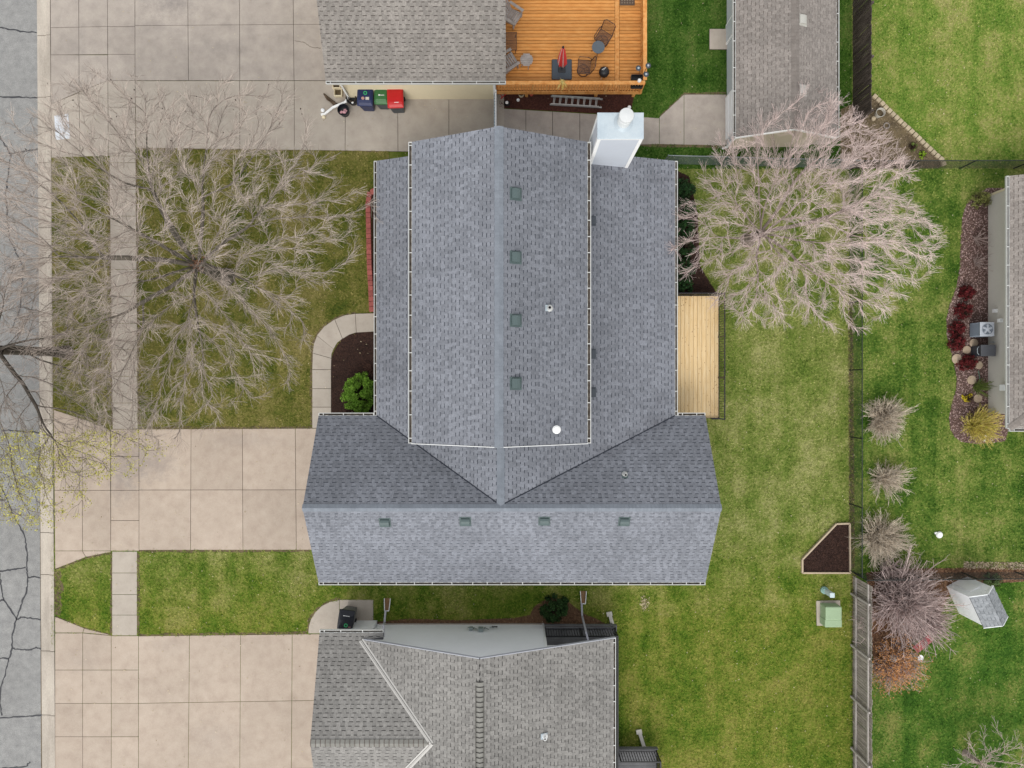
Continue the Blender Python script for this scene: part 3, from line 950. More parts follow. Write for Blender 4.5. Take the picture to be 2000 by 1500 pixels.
# pavements, drives, paths ------------------------------------------------
side = []
ys = [306, 319, 371, 423, 475, 527, 579, 632, 683, 735, 787, 838]
for a, b in zip(ys[:-1], ys[1:]):
    L0 = lambda y: 214 + 8 * (y - 159) / 680; R0 = lambda y: 266 + 5.5 * (y - 159) / 680
    side.append([(L0(a), a), (R0(a), a), (R0(b), b), (L0(b), b)])
for a, b in zip([1076, 1118, 1160, 1200], [1118, 1160, 1200, 1240]):
    side.append([(221, a), (270, a), (270, b), (221, b)])
paving('sidewalk', side, M_conc_pale, 0.10)

nd = grid([101, 156, 212], [102, 157, 213], [-70, 0, 56, 109, 159], [-70, 0, 54, 108, 159])
nd += grid([212, 265.5], [213, 266], [-70, 0, 54, 108, 159])
nd += grid([265.5, 368, 469, 573, 690], [266, 370, 470, 575.5, 690], [-70, 52, 159], [-70, 49, 159])
nd[:] = [q for q in nd if not (q[0][0] < 200 and 105 < q[0][1] < 112)]
nd += [[(101.3, 109), (156.6, 109), (157, 181), (102, 205)], [(156.6, 109), (212.6, 109), (213, 159), (157, 181)]]
paving('neighbour_driveway', nd, M_conc_old, 0.10)
sd_ = [[(102, 205), (157, 182), (158.5, 307), (103, 309)], [(157, 182), (213, 159), (214, 306), (158.5, 307)]]
sd_ += grid([213, 266], [214, 267], [159, 211, 264, 306])
sd_ += grid([266, 469.5, 576, 676, 777, 877, 985], [268, 470, 576, 675, 778, 877, 985], [159.5, 290], [159.5, 300])
paving('side_driveway', sd_, M_conc_pale, 0.10)

md = grid([108, 163, 218], [110, 163.5, 218.5], [848, 957, 1075])
md[0] = [(107, 800), (163, 818), (163.3, 957), (109, 957)]; md[1] = [(163, 818), (218, 840), (218.2, 957), (163.3, 957)]
md += [[(110, 1075), (163.5, 1075), (170, 1087), (110.5, 1110)], [(163.5, 1075), (218.5, 1075), (218.5, 1076.5), (170, 1087)]]
md += grid([219, 273.5], [218.5, 273.7], [838, 891, 957, 1016, 1075])
md += grid([273.5, 375, 475, 578, 690], [273.7, 374, 476, 580, 690], [838, 956.5, 1073.5], [836, 956, 1073])
paving('driveway', md, M_conc, 0.10)
so = grid([110, 164, 219.6], [110, 164, 219.6], [1240, 1307, 1372, 1437, 1499, 1560])
so[0] = [(110, 1235), (164, 1235), (164, 1307), (110, 1307)]; so[1] = [(164, 1235), (219.6, 1240), (219.6, 1307), (164, 1307)]
so += [[(109.8, 1203), (167, 1226), (164, 1234.5), (110, 1234.5)], [(167, 1226), (219.6, 1239.6), (164, 1234.5)]]
so += grid([219.6, 272.6], [219.6, 272.6], [1240.5, 1307, 1372, 1437, 1499, 1560])
so += grid([272.6, 372, 471.5, 572, 690], [272.6, 369, 469.5, 570, 690], [1241, 1372, 1500, 1560], [1236, 1365, 1498, 1560])
paving('south_driveway', so, M_conc, 0.10)

crk = plain('crack_line', C(120, 108, 98), .9)
drv = bpy.data.objects['neighbour_driveway']; drv2 = bpy.data.objects['driveway']
for q, o_ in (([(577, 81), (597, 86), (606, 93), (628, 96)], drv),):
    ribbon(q, 0.022, 0.1095, rnd).build('crack', crk, o_)
fp = [[(733, 612), (733, 648), (697, 650), (695, 613)], [(695, 613), (697, 650), (684, 654), (670, 662), (655, 624), (673, 616)],
      [(655, 624), (670, 662), (660, 670), (653, 682), (620, 656), (634, 638)], [(620, 656), (653, 682), (649, 692), (648.5, 700), (612, 690), (614, 672)],
      [(612, 690), (648.5, 700), (648, 722), (611, 722)], [(611, 722), (648, 722), (648, 759), (611, 759)], [(611, 759), (648, 759), (648, 795), (611, 795)], [(611, 795), (648, 795), (648, 835.5), (611, 836)]]
paving('front_path', fp, M_conc_pale, 0.12)
gp = grid([975, 1027, 1079, 1132, 1185, 1236, 1287], [975, 1027, 1079, 1132, 1185, 1236, 1287], [213, 290], [232, 283])
gp += [[(1287, 230), (1335, 186), (1335, 284), (1287, 283)], [(1335, 186), (1440, 186), (1440, 286), (1335, 284)]]
paving('back_path', gp, M_conc_old, 0.10)
paving('door_step', [[(1384, 59), (1440, 59), (1440, 99), (1384, 99)]], M_conc_pale, 0.14)
pad = [[(603, 1236), (604, 1224), (608, 1209), (617, 1194), (630, 1182), (646, 1174), (664, 1170.5), (664, 1236)], [(664, 1170), (730, 1170), (730, 1236), (664, 1236)]]
paving('bin_pad', pad, M_conc_pale, 0.10)
paving('garage_floor_slab', [[(1440, 200), (1620, 200), (1620, 283), (1440, 286)]], M_conc_pale, 0.09)

# planting beds ----------------------------------------------------------
def bed(name, pp, mat, chip, n, size, seed, z=0.095, wavy=0.0):
    w = px_poly(pp)
    PAVED.append(w)
    b = MB().prism(w, 0.0, z).build(name, mat)
    props(b, kind='structure')
    ORG[b.name] = Vector((0, 0, 0))
    scatter_chips('chips', w, n, size, chip, b, z, seed)
    return b
bed('front_mulch_bed', [(648, 812), (648, 705), (650, 694), (655, 682), (668, 663), (682, 655), (697, 650), (745, 648), (745, 812)], M_mulch, M_chip, 3500, 0.03, 1)
bed('deck_mulch_bed', [(974, 60), (1245, 60), (1238, 190), (1230, 225), (1165, 223), (975, 212)], M_mulch_red, M_chip_red, 4500, 0.03, 2)
bed('narrow_mulch_bed', [(727, 372), (760, 372), (760, 612), (729, 612)], M_mulch, M_chip, 900, 0.03, 3)
bed('yew_mulch_bed', [(1312, 330), (1345, 345), (1362, 420), (1366, 520), (1400, 575), (1312, 575)], M_mulch, M_chip, 2600, 0.03, 4)
bed('shrub_mulch_bed', [(730, 1214), (800, 1207), (900, 1210), (1000, 1206), (1035, 1200), (1042, 1185), (1060, 1172), (1080, 1165), (1105, 1170), (1122, 1184), (1145, 1200), (1165, 1207), (1180, 1216), (1180, 1232), (730, 1232)], MAT('dry_mulch', [C(92, 66, 50), C(120, 90, 68), C(142, 112, 84)], 10, .95, .3, 50, .5), MAT('dry_chip', [C(110, 82, 60), C(150, 118, 90)], 9, .95, .2, 50, island=.4), 3800, 0.032, 5)
EB = [(1927, 368), (1905, 380), (1886, 398), (1877, 425), (1874, 470), (1872, 520), (1866, 560), (1852, 596), (1846, 624), (1847, 656), (1854, 684), (1860, 707), (1866, 737), (1865, 762), (1856, 790), (1851, 816), (1854, 839), (1863, 854), (1877, 863), (1905, 867), (1960, 862), (1980, 800), (1980, 368)]
bed('pink_rock_bed', EB, M_rockbase, M_rock, 9000, 0.04, 6)
bed('corner_planting_bed', [(1700, 188), (1842, 322), (1830, 330), (1640, 330), (1640, 215)], M_soil, MAT('bed_litter', [C(120, 100, 78), C(164, 148, 122)], 8, .95, .2, 40, island=.35), 3500, 0.035, 7)
bed('lilac_litter_bed', [(1690, 1118), (1760, 1110), (1880, 1108), (2060, 1112), (2060, 1132), (1890, 1140), (1850, 1165), (1830, 1200), (1800, 1230), (1770, 1262), (1745, 1300), (1722, 1320), (1704, 1310), (1698, 1200)], MAT('leaf_litter', [C(84, 56, 44), C(122, 88, 66), C(150, 118, 92)], 7, .95, .3, 45, .4), MAT('litter_chip', [C(96, 66, 52), C(170, 136, 104)], 8, .95, .2, 40, island=.45), 6500, 0.04, 8)
def fringe(pts, w, seed):
    ribbon(pts, w, LZ + 0.004, random.Random(seed)).build('soil_edge', M_soil, base_lawn)
for i, q in enumerate(([(272, 1075), (330, 1074.5), (420, 1075), (520, 1074.5), (606, 1074)], [(110, 1112), (140, 1099), (170, 1089), (219, 1078)], [(221, 1080), (220, 1130), (220, 1180), (220, 1236)], [(271.5, 1080), (271.5, 1130), (272, 1180), (271, 1236)],
                      [(110, 1203), (140, 1216), (170, 1228), (218, 1240)], [(272, 1240), (350, 1238.5), (450, 1237), (600, 1235)], [(112, 1115), (114, 1140), (114, 1180), (111, 1200)], [(273, 836.5), (350, 836), (450, 835.5), (610, 835)], [(609.5, 830), (609.5, 760), (609.5, 700), (613, 668), (630, 640), (656, 622), (695, 611.5)],
                      [(268, 310), (269, 450), (271, 600), (272, 830)], [(216, 312), (217, 450), (219, 600), (221, 830)], [(268, 291.5), (400, 291.5), (550, 292), (740, 296)], [(601.5, 1232), (606, 1208), (618, 1192), (632, 1180), (648, 1172.5), (664, 1168.8)], [(1290, 228), (1312, 208), (1336, 184.5), (1418, 184.5)], [(1250, 284.5), (1400, 288)])):
    fringe(q, .14 if i not in (6,) else .5, 40 + i)
# dry grass edges beside the fences, tree rings
for i, pp in enumerate([[(1655, 590), (1664, 590), (1668, 1110), (1657, 1110)], [(1662, 1118), (1672, 1118), (1672, 1560), (1664, 1560)], [(1880, 1096), (2060, 1098), (2060, 1112), (1880, 1110)]]):
    b = bed('fence_edge_litter', pp, M_soil, BLADE_MATS['front_lawn'] if i < 2 else M_timber, 900, 0.04, 20 + i, z=0.084 + 0.002 * i)
    PAVED.pop()

# ================================================================== THE MAIN HOUSE
ze, zr = 2.9, 5.2
XW, XE = -8.27, 8.27
YS, YN, YR = -8.47, -1.36, -4.9
XL, XRt, XRdg = -5.78, 6.96, -0.45
zr2 = 5.14
YT = 9.54
sw = (zr - ze) / (YN - YR)
sl, sr = (zr2 - ze) / (XRdg - XL), (zr2 - ze) / (XRt - XRdg)
yj = YR + (zr - zr2) / sw
house = thing('house', 'two-storey house with slate blue shingle roof and white chimney chase', 'house', (-0.4, -1.0, 0))
# walls
w = MB()
w.prism([(XW + .35, YS + .45), (XE - .35, YS + .45), (XE - .35, YN - .45), (XW + .35, YN - .45)], 0, ze - .12)
w.build('ground_floor_wall', M_siding_gl, house)
MB().prism([(XL + .45, YN - .46), (XRt - .45, YN - .46), (XRt - .45, YT - .35), (XL + .45, YT - .35)], 0, ze - .1).build('ground_floor_wall', M_siding_gl, house)
lap_wall(house, (XW + .345, YS + .45), (XW + .345, YN - .45), .3, zr - .25, (-1, 0), M_siding_gl, top=[(0, ze), (.5, zr - .3), (1, ze)], name='gable_wall')
lap_wall(house, (XE - .345, YN - .45), (XE - .345, YS + .45), .3, zr - .25, (1, 0), M_siding_gl, top=[(0, ze), (.5, zr - .3), (1, ze)], name='gable_wall')
ux0, ux1, uy0, uy1 = -3.9, 2.94, -2.32, 9.46
uze, uzr = 5.5, 7.15
uxr = (ux0 + ux1) / 2
MB().prism([(ux0 + .3, uy0 + .28), (ux1 - .3, uy0 + .28), (ux1 - .3, uy1 - .28), (ux0 + .3, uy1 - .28)], 2.8, uze - .16).build('upper_wall', M_siding_gl, house)
lap_wall(house, (ux0 + .3, uy0 + .275), (ux1 - .3, uy0 + .275), 4.6, uzr - .25, (0, -1), M_siding_gl, top=[(0, uze - .1), (.5, uzr - .3), (1, uze - .1)], name='gable_wall')
lap_wall(house, (ux1 - .3, uy1 - .275), (ux0 + .3, uy1 - .275), 2.9, uzr - .25, (0, 1), M_siding_gl, top=[(0, uze - .1), (.5, uzr - .3), (1, uze - .1)], name='gable_wall')
# roof planes
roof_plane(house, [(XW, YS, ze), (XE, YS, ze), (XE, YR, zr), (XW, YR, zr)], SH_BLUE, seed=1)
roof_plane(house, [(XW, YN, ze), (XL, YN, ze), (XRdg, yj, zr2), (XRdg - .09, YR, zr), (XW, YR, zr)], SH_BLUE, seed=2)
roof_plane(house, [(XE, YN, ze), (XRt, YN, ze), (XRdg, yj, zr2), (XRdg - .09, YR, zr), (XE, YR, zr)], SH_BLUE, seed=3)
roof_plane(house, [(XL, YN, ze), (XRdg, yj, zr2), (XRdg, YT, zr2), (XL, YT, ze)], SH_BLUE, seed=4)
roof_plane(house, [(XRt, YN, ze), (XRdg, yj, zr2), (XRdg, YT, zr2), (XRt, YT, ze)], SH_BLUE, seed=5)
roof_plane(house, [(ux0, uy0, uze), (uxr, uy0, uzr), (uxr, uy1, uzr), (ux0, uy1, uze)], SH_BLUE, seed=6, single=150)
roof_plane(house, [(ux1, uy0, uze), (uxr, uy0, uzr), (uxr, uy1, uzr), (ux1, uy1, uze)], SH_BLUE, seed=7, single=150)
us = (uzr - uze) / (ux1 - uxr)
ridge_cap(house, (uxr, uy0 - .02, uzr), (uxr, uy1 + .02, uzr), us, us, 0.17, M_cap)
ridge_cap(house, (XW - .02, YR, zr), (XE + .02, YR, zr), sw, sw, 0.15, M_cap)
ridge_cap(house, (XRdg, yj, zr2), (XRdg, uy0 + .3, zr2), sl, sr, 0.16, M_cap)
# closed valleys: a narrow darker cut line in the shingles
for tx in (XL, XRt):
    MB().beam(Vector((tx, YN, ze + .022)), Vector((XRdg, yj, zr2 + .022)), 0.05, 0.008).build('valley_line', SH_BLUE[1], house)
# white rake boards
def rake(parent, pts, t=0.03, h=0.14, m=None, drop=0.16):
    mb = MB()
    for a, b in zip(pts[:-1], pts[1:]):
        mb.beam(Vector(a) - Vector((0, 0, drop)), Vector(b) - Vector((0, 0, drop)), t, h)
    return mb.build('rake_board', m or M_white, parent)
rake(house, [(ux0, uy1 - .02, uze - .07), (uxr, uy1 - .02, uzr - .07), (ux1, uy1 - .02, uze - .07)])
rake(house, [(ux0, uy0 - .012, uze - .045), (uxr, uy0 - .012, uzr - .045), (ux1, uy0 - .012, uze - .045)], t=.022, drop=0.0)
rake(house, [(XW + .02, YS, ze - .07), (XW + .02, YR, zr - .07), (XW + .02, YN, ze - .07)])
rake(house, [(XE - .02, YS, ze - .07), (XE - .02, YR, zr - .07), (XE - .02, YN, ze - .07)])
rake(house, [(XL, YT - .02, ze - .07), (XRdg, YT - .02, zr2 - .07), (XRt, YT - .02, ze - .07)])
# gutters
gutter(house, (XW, YS, ze), (XE, YS, ze), (0, -1), .78, seed=1)
gutter(house, (XW, YN, ze), (XL - .13, YN, ze), (0, 1), .7, seed=2)
gutter(house, (XRt + .13, YN, ze), (XE, YN, ze), (0, 1), .7, seed=3)
gutter(house, (XL, YN, ze), (XL, YT, ze), (-1, 0), .78, seed=4)
gutter(house, (XRt, YN, ze), (XRt, YT, ze), (1, 0), .8, seed=5)
gutter(house, (ux0, uy0, uze), (ux0, uy1, uze), (-1, 0), .8, seed=6, w=.15)
gutter(house, (ux1, uy0, uze), (ux1, uy1, uze), (1, 0), .8, seed=7, w=.15)
# chimney chase
cx0, cx1, cy0, cy1, cz = 3.17, 4.82, 9.05, 9.96, 7.1
ch = MB().prism([(cx0, cy0), (cx1, cy0), (cx1, cy1), (cx0, cy1)], 0, cz - .02).build('chimney', plain('chase_siding', C(214, 220, 230), .5, var=.03), house)
cap = MB().prism([(cx0 - .03, cy0 - .03), (cx1 + .03, cy0 - .03), (cx1 + .03, cy1 + .03), (cx0 - .03, cy1 + .03)], cz - .06, cz)
cap.build('chimney_cap', MAT('galvanised_cap', [C(190, 204, 214), C(206, 218, 226), C(216, 226, 232)], 1.5, .45, .05, 30, metal=.15), ch, bevel=.012)
tr = MB()
for (x, y) in ((cx0, cy0), (cx1, cy0), (cx1, cy1), (cx0, cy1)):
    sx = 1 if x == cx0 else -1; sy = 1 if y == cy0 else -1
    m2 = MB(); m2.box((x + sx * .05, y - sy * .008, (cz - .06) / 2), (.132, .018, cz - .07)); m2.box((x - sx * .008, y + sy * .05, (cz - .06) / 2), (.018, .132, cz - .07))
    m2.build('corner_board', M_white, ch)
MB().beam((cx0 + .1, cy0 - .01, cz - .11), (cx1 - .1, cy0 - .01, cz - .11), .02, .09).build('frieze_board', M_white, ch)
fx, fy = 4.1, 9.62
M_flue = plain('flue_white', C(226, 228, 228), .4)
MB().lathe((fx, fy, cz - .01), [(.36, 0), (.36, .02), (.22, .07), (.22, .1)], 28).build('storm_collar', M_metal, ch, smooth=False)
MB().lathe((fx, fy, cz + .05), [(.235, 0), (.235, .28), (.25, .29), (.25, .42), (.235, .43), (.235, .52)], 28).build('flue', M_flue, ch, smooth=False)
MB().lathe((fx, fy, cz + .57), [(.255, 0), (.268, .02), (.268, .14), (.255, .16), (.05, .2), (.001, .2)], 28).build('flue_lid', M_flue, ch, smooth=False)

# box vents, pipes
def roof_z(x, y):
    """height of the visible roof surface of the main house"""
    c = []
    if ux0 <= x <= ux1 and uy0 <= y <= uy1: c.append(uzr - us * abs(x - uxr))
    if XL <= x <= XRt and yj <= y <= YT: c.append(zr2 - (sl * (XRdg - x) if x < XRdg else sr * (x - XRdg)))
    if XW <= x <= XE and YS <= y <= YN: c.append(zr - sw * abs(y - YR))
    return max(c) if c else 0
def on_roof(px, py):
    z = 5.0
    for _ in range(12):
        p = P(px, py, z); z = roof_z(p.x, p.y)
    return P(px, py, z)
def box_vent(parent, p, down, slope, size, mat, h=.15, name='roof_vent'):
    """hooded box vent; 'down' = downslope xy direction"""
    d = Vector((down[0], down[1], -slope)).normalized()
    s_ = Vector((0, 0, 1)).cross(d).normalized(); n_ = d.cross(s_)
    if n_.z < 0: n_ = -n_
    Mx = Matrix((d, s_, n_)).transposed()
    mb = MB()
    mb.box(p + n_ * .012, (size * 1.35, size * 1.35, .02), Mx)
    prof = [(-.5, .02), (-.5, .45), (-.3, .85), (0, 1.0), (.3, .9), (.52, .55), (.52, .35), (.5, .02)]
    vs = []
    for sy in (-.5, .5):
        for a, b in prof: vs.append(p + d * a * size + s_ * sy * size + n_ * (b * h + .01))
    k = len(prof)
    mb.add(vs, [(i, (i + 1) % k, k + (i + 1) % k, k + i) for i in range(k)] + [tuple(range(k - 1, -1, -1)), tuple(range(k, 2 * k))])
    return mb.build(name, mat, parent)
for py in (379, 503, 626, 749): box_vent(house, on_roof(1007, py), (1, 0), us, .36, M_vent)
for px, py in ((752, 1020), (909, 1018), (1063, 1017), (1219, 1018)): box_vent(house, on_roof(px, py), (0, -1), sw, .35, M_vent)
for py in (431, 691, 766):
    p = P(1155, py, 4.05); p.z = zr2 - sr * (p.x - XRdg)
    box_vent(house, p, (1, 0), sr, .3, M_ventdk, h=.07, name='low_roof_vent')
def pipe(parent, p, r, h, mat, down, slope, flash):
    mb = MB()
    d = Vector((down[0], down[1], -slope)).normalized(); s_ = Vector((0, 0, 1)).cross(d).normalized(); n_ = d.cross(s_)
    if n_.z < 0: n_ = -n_
    fl = MB().box(p + n_ * .022 - d * .04, (.3, .24, .012), Matrix((d, s_, n_)).transposed()).build('pipe_flashing', flash, parent)
    MB().lathe(p, [(r * 1.9, .02), (r * 1.5, .07), (r * 1.05, .1), (r, .1), (r, h), (r * .75, h), (r * .75, h - .12)], 16).build('vent_pipe', mat, parent)
    MB().lathe(p, [(r * .74, h - .14), (r * .7, h - .1)], 14).build('pipe_opening', M_rubber, parent)
pipe(house, on_roof(1073, 602), .075, .3, M_alu, (1, 0), us, M_metal)
pipe(house, on_roof(1220, 926), .065, .28, M_alu, (0, 1), sw, M_vent)
p = on_roof(1086, 838)
MB().lathe(p, [(.09, 0), (.09, .25), (.15, .26), (.16, .33), (.1, .38), (.01, .39)], 20).build('vent_cap', M_white, house)

# ================================================================== NORTH NEIGHBOUR
nh = thing('garage_wing', 'cream garage wing with brown shingle roof north of the bins', 'house', (-4, 14, 0))
nz, nY, nx0, nx1 = 3.0, 12.92, -7.94, -0.26
nsl = .52
roof_plane(nh, [(nx0, nY, nz), (nx1, nY, nz), (nx1, nY + 5.2, nz + 5.2 * nsl), (nx0, nY + 5.2, nz + 5.2 * nsl)], SH_BROWN, seed=11)
roof_plane(nh, [(nx0, nY + 10.4, nz), (nx1, nY + 10.4, nz), (nx1, nY + 5.2, nz + 5.2 * nsl), (nx0, nY + 5.2, nz + 5.2 * nsl)], SH_BROWN, seed=12)
gutter(nh, (nx0, nY, nz), (nx1, nY, nz), (0, -1), 1.1, seed=12)
MB().prism([(nx0 + .35, 13.32), (-.78, 13.32), (-.78, 22.6), (nx0 + .35, 22.6)], 0, nz - .1).build('wall_core', M_siding_c, nh)
lap_wall(nh, (nx0 + .35, 13.315), (-.78, 13.315), .02, nz - .12, (0, -1), M_siding_c, lap=.1)
lap_wall(nh, (-.775, 13.32), (-.775, 22.6), .02, nz - .12, (1, 0), M_siding_c, lap=.1)
m2 = MB(); m2.box((-.80, 13.29, 1.45), (.1, .03, 2.86)); m2.box((-.75, 13.34, 1.45), (.03, .1, 2.86)); m2.build('corner_board', M_white, nh)
m2 = MB(); m2.box((nx0 + .37, 13.29, 1.45), (.1, .03, 2.86)); m2.build('corner_board', M_white, nh)
rake(nh, [(nx0 + .02, nY, nz - .07), (nx0 + .02, nY + 5.2, nz + 5.2 * nsl - .07)])
rake(nh, [(nx1 - .02, nY, nz - .07), (nx1 - .02, nY + 5.2, nz + 5.2 * nsl - .07)])
mb = MB()
q = [P(661, 160, 2.85), P(664, 162, 2.6), P(681, 190, .35), P(674, 199, .2)]
for a, b in zip(q[:-1], q[1:]): mb.beam(a, b, .08, .06)
mb.build('downspout', M_white, nh)

# ================================================================== CORNER GARAGE (north-east)
gg = thing('detached_garage', 'grey detached garage with brown shingle gable roof beside dark fence', 'garage', (11.9, 14, 0))
ga, gb, gY, gze, gzr = 9.73, 14.1, 10.73, 2.4, 3.45
gm = (ga + gb) / 2
for x in (ga, gb): roof_plane(gg, [(x, gY, gze), (gm, gY, gzr), (gm, 19.5, gzr), (x, 19.5, gze)], SH_TAN, seed=int(x * 7))
gs = (gzr - gze) / (gb - gm)
ridge_cap(gg, (gm, gY - .02, gzr), (gm, 19.5, gzr), gs, gs, .17, M_cap_t)
gutter(gg, (ga, gY, gze), (ga, 19.5, gze), (-1, 0), .95, seed=14); gutter(gg, (gb, gY, gze), (gb, 19.5, gze), (1, 0), 1.0, seed=15)
MB().prism([(10.06, 11.1), (13.8, 11.1), (13.8, 19.3), (10.06, 19.3)], 0, gze - .05).build('wall_core', M_siding_b, gg)
lap_wall(gg, (10.05, 19.3), (10.05, 11.1), .02, gze - .02, (-1, 0), M_siding_gl, lap=.1)
lap_wall(gg, (10.06, 11.09), (13.8, 11.09), .02, gzr - .2, (0, -1), M_siding_b, lap=.1, top=[(0, gze - .05), (.5, gzr - .15), (1, gze - .05)], name='gable_wall')
rake(gg, [(ga, gY - .02, gze - .07), (gm, gY - .02, gzr - .07), (gb, gY - .02, gze - .07)], drop=0.0)
# side door and panel
dr = MB().box((10.015, 16.3, 1.05), (.05, .95, 2.0)).build('door', M_white, gg)
MB().box((9.985, 16.3, 1.05), (.02, .75, 1.7)).build('door_panel', plain('door_grey', C(206, 212, 216), .5), dr)
MB().box((9.98, 15.93, 1.0), (.05, .05, .05)).build('door_handle', M_alu, dr)
gd = MB().box((10.015, 12.4, 1.05), (.05, 2.0, 2.0)).build('overhead_door', M_white, gg)
for k in range(4): MB().box((9.985, 12.4, .3 + k * .5), (.02, 1.9, .45)).build('door_panel', M_siding_w, gd)
box_vent(gg, Vector((gm + .33, 15.35, gzr - .33 * gs)), (1, 0), gs, .36, plain('tan_vent', C(196, 194, 186), .6), h=.12)
box_vent(gg, Vector((gm + .33, 12.4, gzr - .33 * gs)), (1, 0), gs, .36, plain('tan_vent_b', C(190, 184, 178), .6), h=.12)
mb = MB()
q = [Vector((9.68, 10.85, 2.3)), Vector((9.99, 11.02, 2.0)), Vector((9.99, 11.02, .25)), Vector((9.83, 11.0, .1))]
for a, b in zip(q[:-1], q[1:]): mb.beam(a, b, .08, .07)
mb.build('downspout', M_white, gg)

# ================================================================== EAST NEIGHBOUR
eh = thing('ranch_house', 'grey sided ranch house at the right edge behind red shrubs', 'house', (24, 3.5, 0))
ex, ey0, ey1, ez = 21.56, -1.93, 9.02, 2.5
es = .42
roof_plane(eh, [(ex, ey0, ez), (ex + 5, ey0 + 5, ez + 5 * es), (ex + 5, ey1, ez + 5 * es), (ex, ey1, ez)], SH_TAN, seed=16)
roof_plane(eh, [(ex, ey0, ez), (ex + 5, ey0 + 5, ez + 5 * es), (ex + 10, ey0, ez)], SH_TAN, seed=17)
ridge_cap(eh, (ex, ey0, ez), (ex + 5, ey0 + 5, ez + 5 * es), .3, .3, .15, M_cap_t)
gutter(eh, (ex, ey0, ez), (ex, ey1, ez), (-1, 0), .9, seed=18); gutter(eh, (ex, ey0, ez), (ex + 8, ey0, ez), (0, -1), .9, seed=19)
rake(eh, [(ex, ey1 + .02, ez - .07), (ex + 5, ey1 + .02, ez + 5 * es - .07)])
MB().prism([(22.25, -1.35), (31, -1.35), (31, 8.8), (22.25, 8.8)], 0, ez).build('wall_core', M_siding_g, eh)
lap_wall(eh, (22.24, 8.8), (22.24, -1.35), .15, ez - .02, (-1, 0), M_siding_g, lap=.1)
m2 = MB(); m2.box((22.22, 8.78, 1.25), (.03, .1, 2.2)); m2.build('corner_board', M_siding_c, eh)
for py, z in ((607, .7), (626, 1.05)):
    pp_ = P(1932 if z < 1 else 1943, py, z); MB().box((22.16, pp_.y, z), (.14, .17, .2)).build('utility_box', M_white, eh, bevel=.01)
MB().box((22.12, P(0, 757, 1.3).y, 1.35), (.2, .28, .34)).build('meter_box', M_siding_w, eh, bevel=.02)
MB().tube([(22.2, P(0, 668, .6).y, .6), (22.08, P(0, 668, .6).y, .6), (22.08, P(0, 668, .6).y, .5)], .02, 6).build('hose_bib', M_metal, eh)

# ================================================================== SOUTH NEIGHBOUR
sh = thing('south_house', 'white sided house with grey shingle roof and bright metal valleys', 'house', (-2, -13, 0))
aX0, aE, aYn, aYr, aZr = -8.23, 2.9, -10.64, -14.66, 4.28
asl = (aZr - aE) / (aYn - aYr)
bX, bW, bE, bze, bzr, bYn = -1.28, -6.95, 4.33, 2.8, 5.1, -10.9
bs = (bzr - bze) / (bE - bX)
def bz(x): return bzr - bs * abs(x - bX)
xj = bX - (bzr - aZr) / bs
xv = bX - (bzr - (aE + asl * (aYn - bYn))) / bs
Yv = bYn
# garage wing, north and south slopes
roof_plane(sh, [(aX0, aYn, aE), (-5.5, aYn, aE), (-5.5, bYn, aE + asl * (aYn - bYn)), (xv, bYn, aE + asl * (aYn - bYn)), (xj, aYr, aZr), (aX0, aYr, aZr)], SH_GREY, seed=21)
roof_plane(sh, [(aX0, aYr, aZr), (xj, aYr, aZr), (xv, 2 * aYr - bYn, aE + asl * (aYn - bYn)), (aX0, 2 * aYr - bYn, aE + asl * (aYn - bYn))], SH_GREY, seed=22)
# main gable
roof_plane(sh, [(xv, bYn, bz(xv)), (bX, bYn, bzr), (bX, -24, bzr), (xj, -24, aZr), (xj, aYr, aZr)], SH_GREY, seed=23)
roof_plane(sh, [(xj, aYr, aZr), (xj, -24, aZr), (xv, -24, bz(xv)), (xv, 2 * aYr - bYn, bz(xv))], SH_GREY, seed=24)
roof_plane(sh, [(bE, bYn, bze), (bX, bYn, bzr), (bX, -24, bzr), (bE, -24, bze)], SH_GREY, seed=25)
ridge_cap(sh, (bX, bYn - .9, bzr), (bX, -24, bzr), bs, bs, .15, M_cap_g, .2, SH_GREY[1])
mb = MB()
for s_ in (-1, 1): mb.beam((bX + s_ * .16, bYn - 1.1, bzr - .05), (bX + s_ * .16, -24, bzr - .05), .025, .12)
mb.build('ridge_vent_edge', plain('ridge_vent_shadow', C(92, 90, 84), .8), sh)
ridge_cap(sh, (aX0, aYr, aZr), (xj, aYr, aZr), asl, asl, .15, M_cap_g, .2, SH_TAN[1])
for e in ((xv, bYn, bz(xv)), (xv, 2 * aYr - bYn, bz(xv))):
    a, b = Vector(e), Vector((xj, aYr, aZr)); d = (b - a).normalized(); s_ = d.cross(Vector((0, 0, 1))).normalized()
    mb = MB()
    for k in (-1, 1): mb.beam(a + s_ * k * .075 + Vector((0, 0, .045)), b + s_ * k * .06 + Vector((0, 0, .045)), .07, .012)
    mb.beam(a + Vector((0, 0, .06)), b + Vector((0, 0, .06)), .03, .03)
    mb.build('valley_flashing', plain('valley_metal', C(200, 197, 192), .5, .1), sh)
gutter(sh, (aX0, aYn, aE), (-5.5, aYn, aE), (0, 1), .85, seed=21)
gutter(sh, (bE, bYn, bze), (bE, -24, bze), (1, 0), .9, seed=22)
rake(sh, [(xv + .1, bYn + .02, bz(xv) - .03), (bX, bYn + .02, bzr - .05), (bE + .1, bYn + .02, bze - .05)], m=plain('rake_metal', C(190, 192, 200), .5), drop=0.0)
rake(sh, [(aX0 + .02, aYn, aE - .07), (aX0 + .02, aYr, aZr - .07), (aX0 + .02, 2 * aYr - aYn, aE - .07)])
wY = -11.22
MB().prism([(aX0 + .35, -11.05), (-6.3, -11.05), (-6.3, -24), (aX0 + .35, -24)], 0, aE - .1).build('garage_wall', M_siding_w, sh)
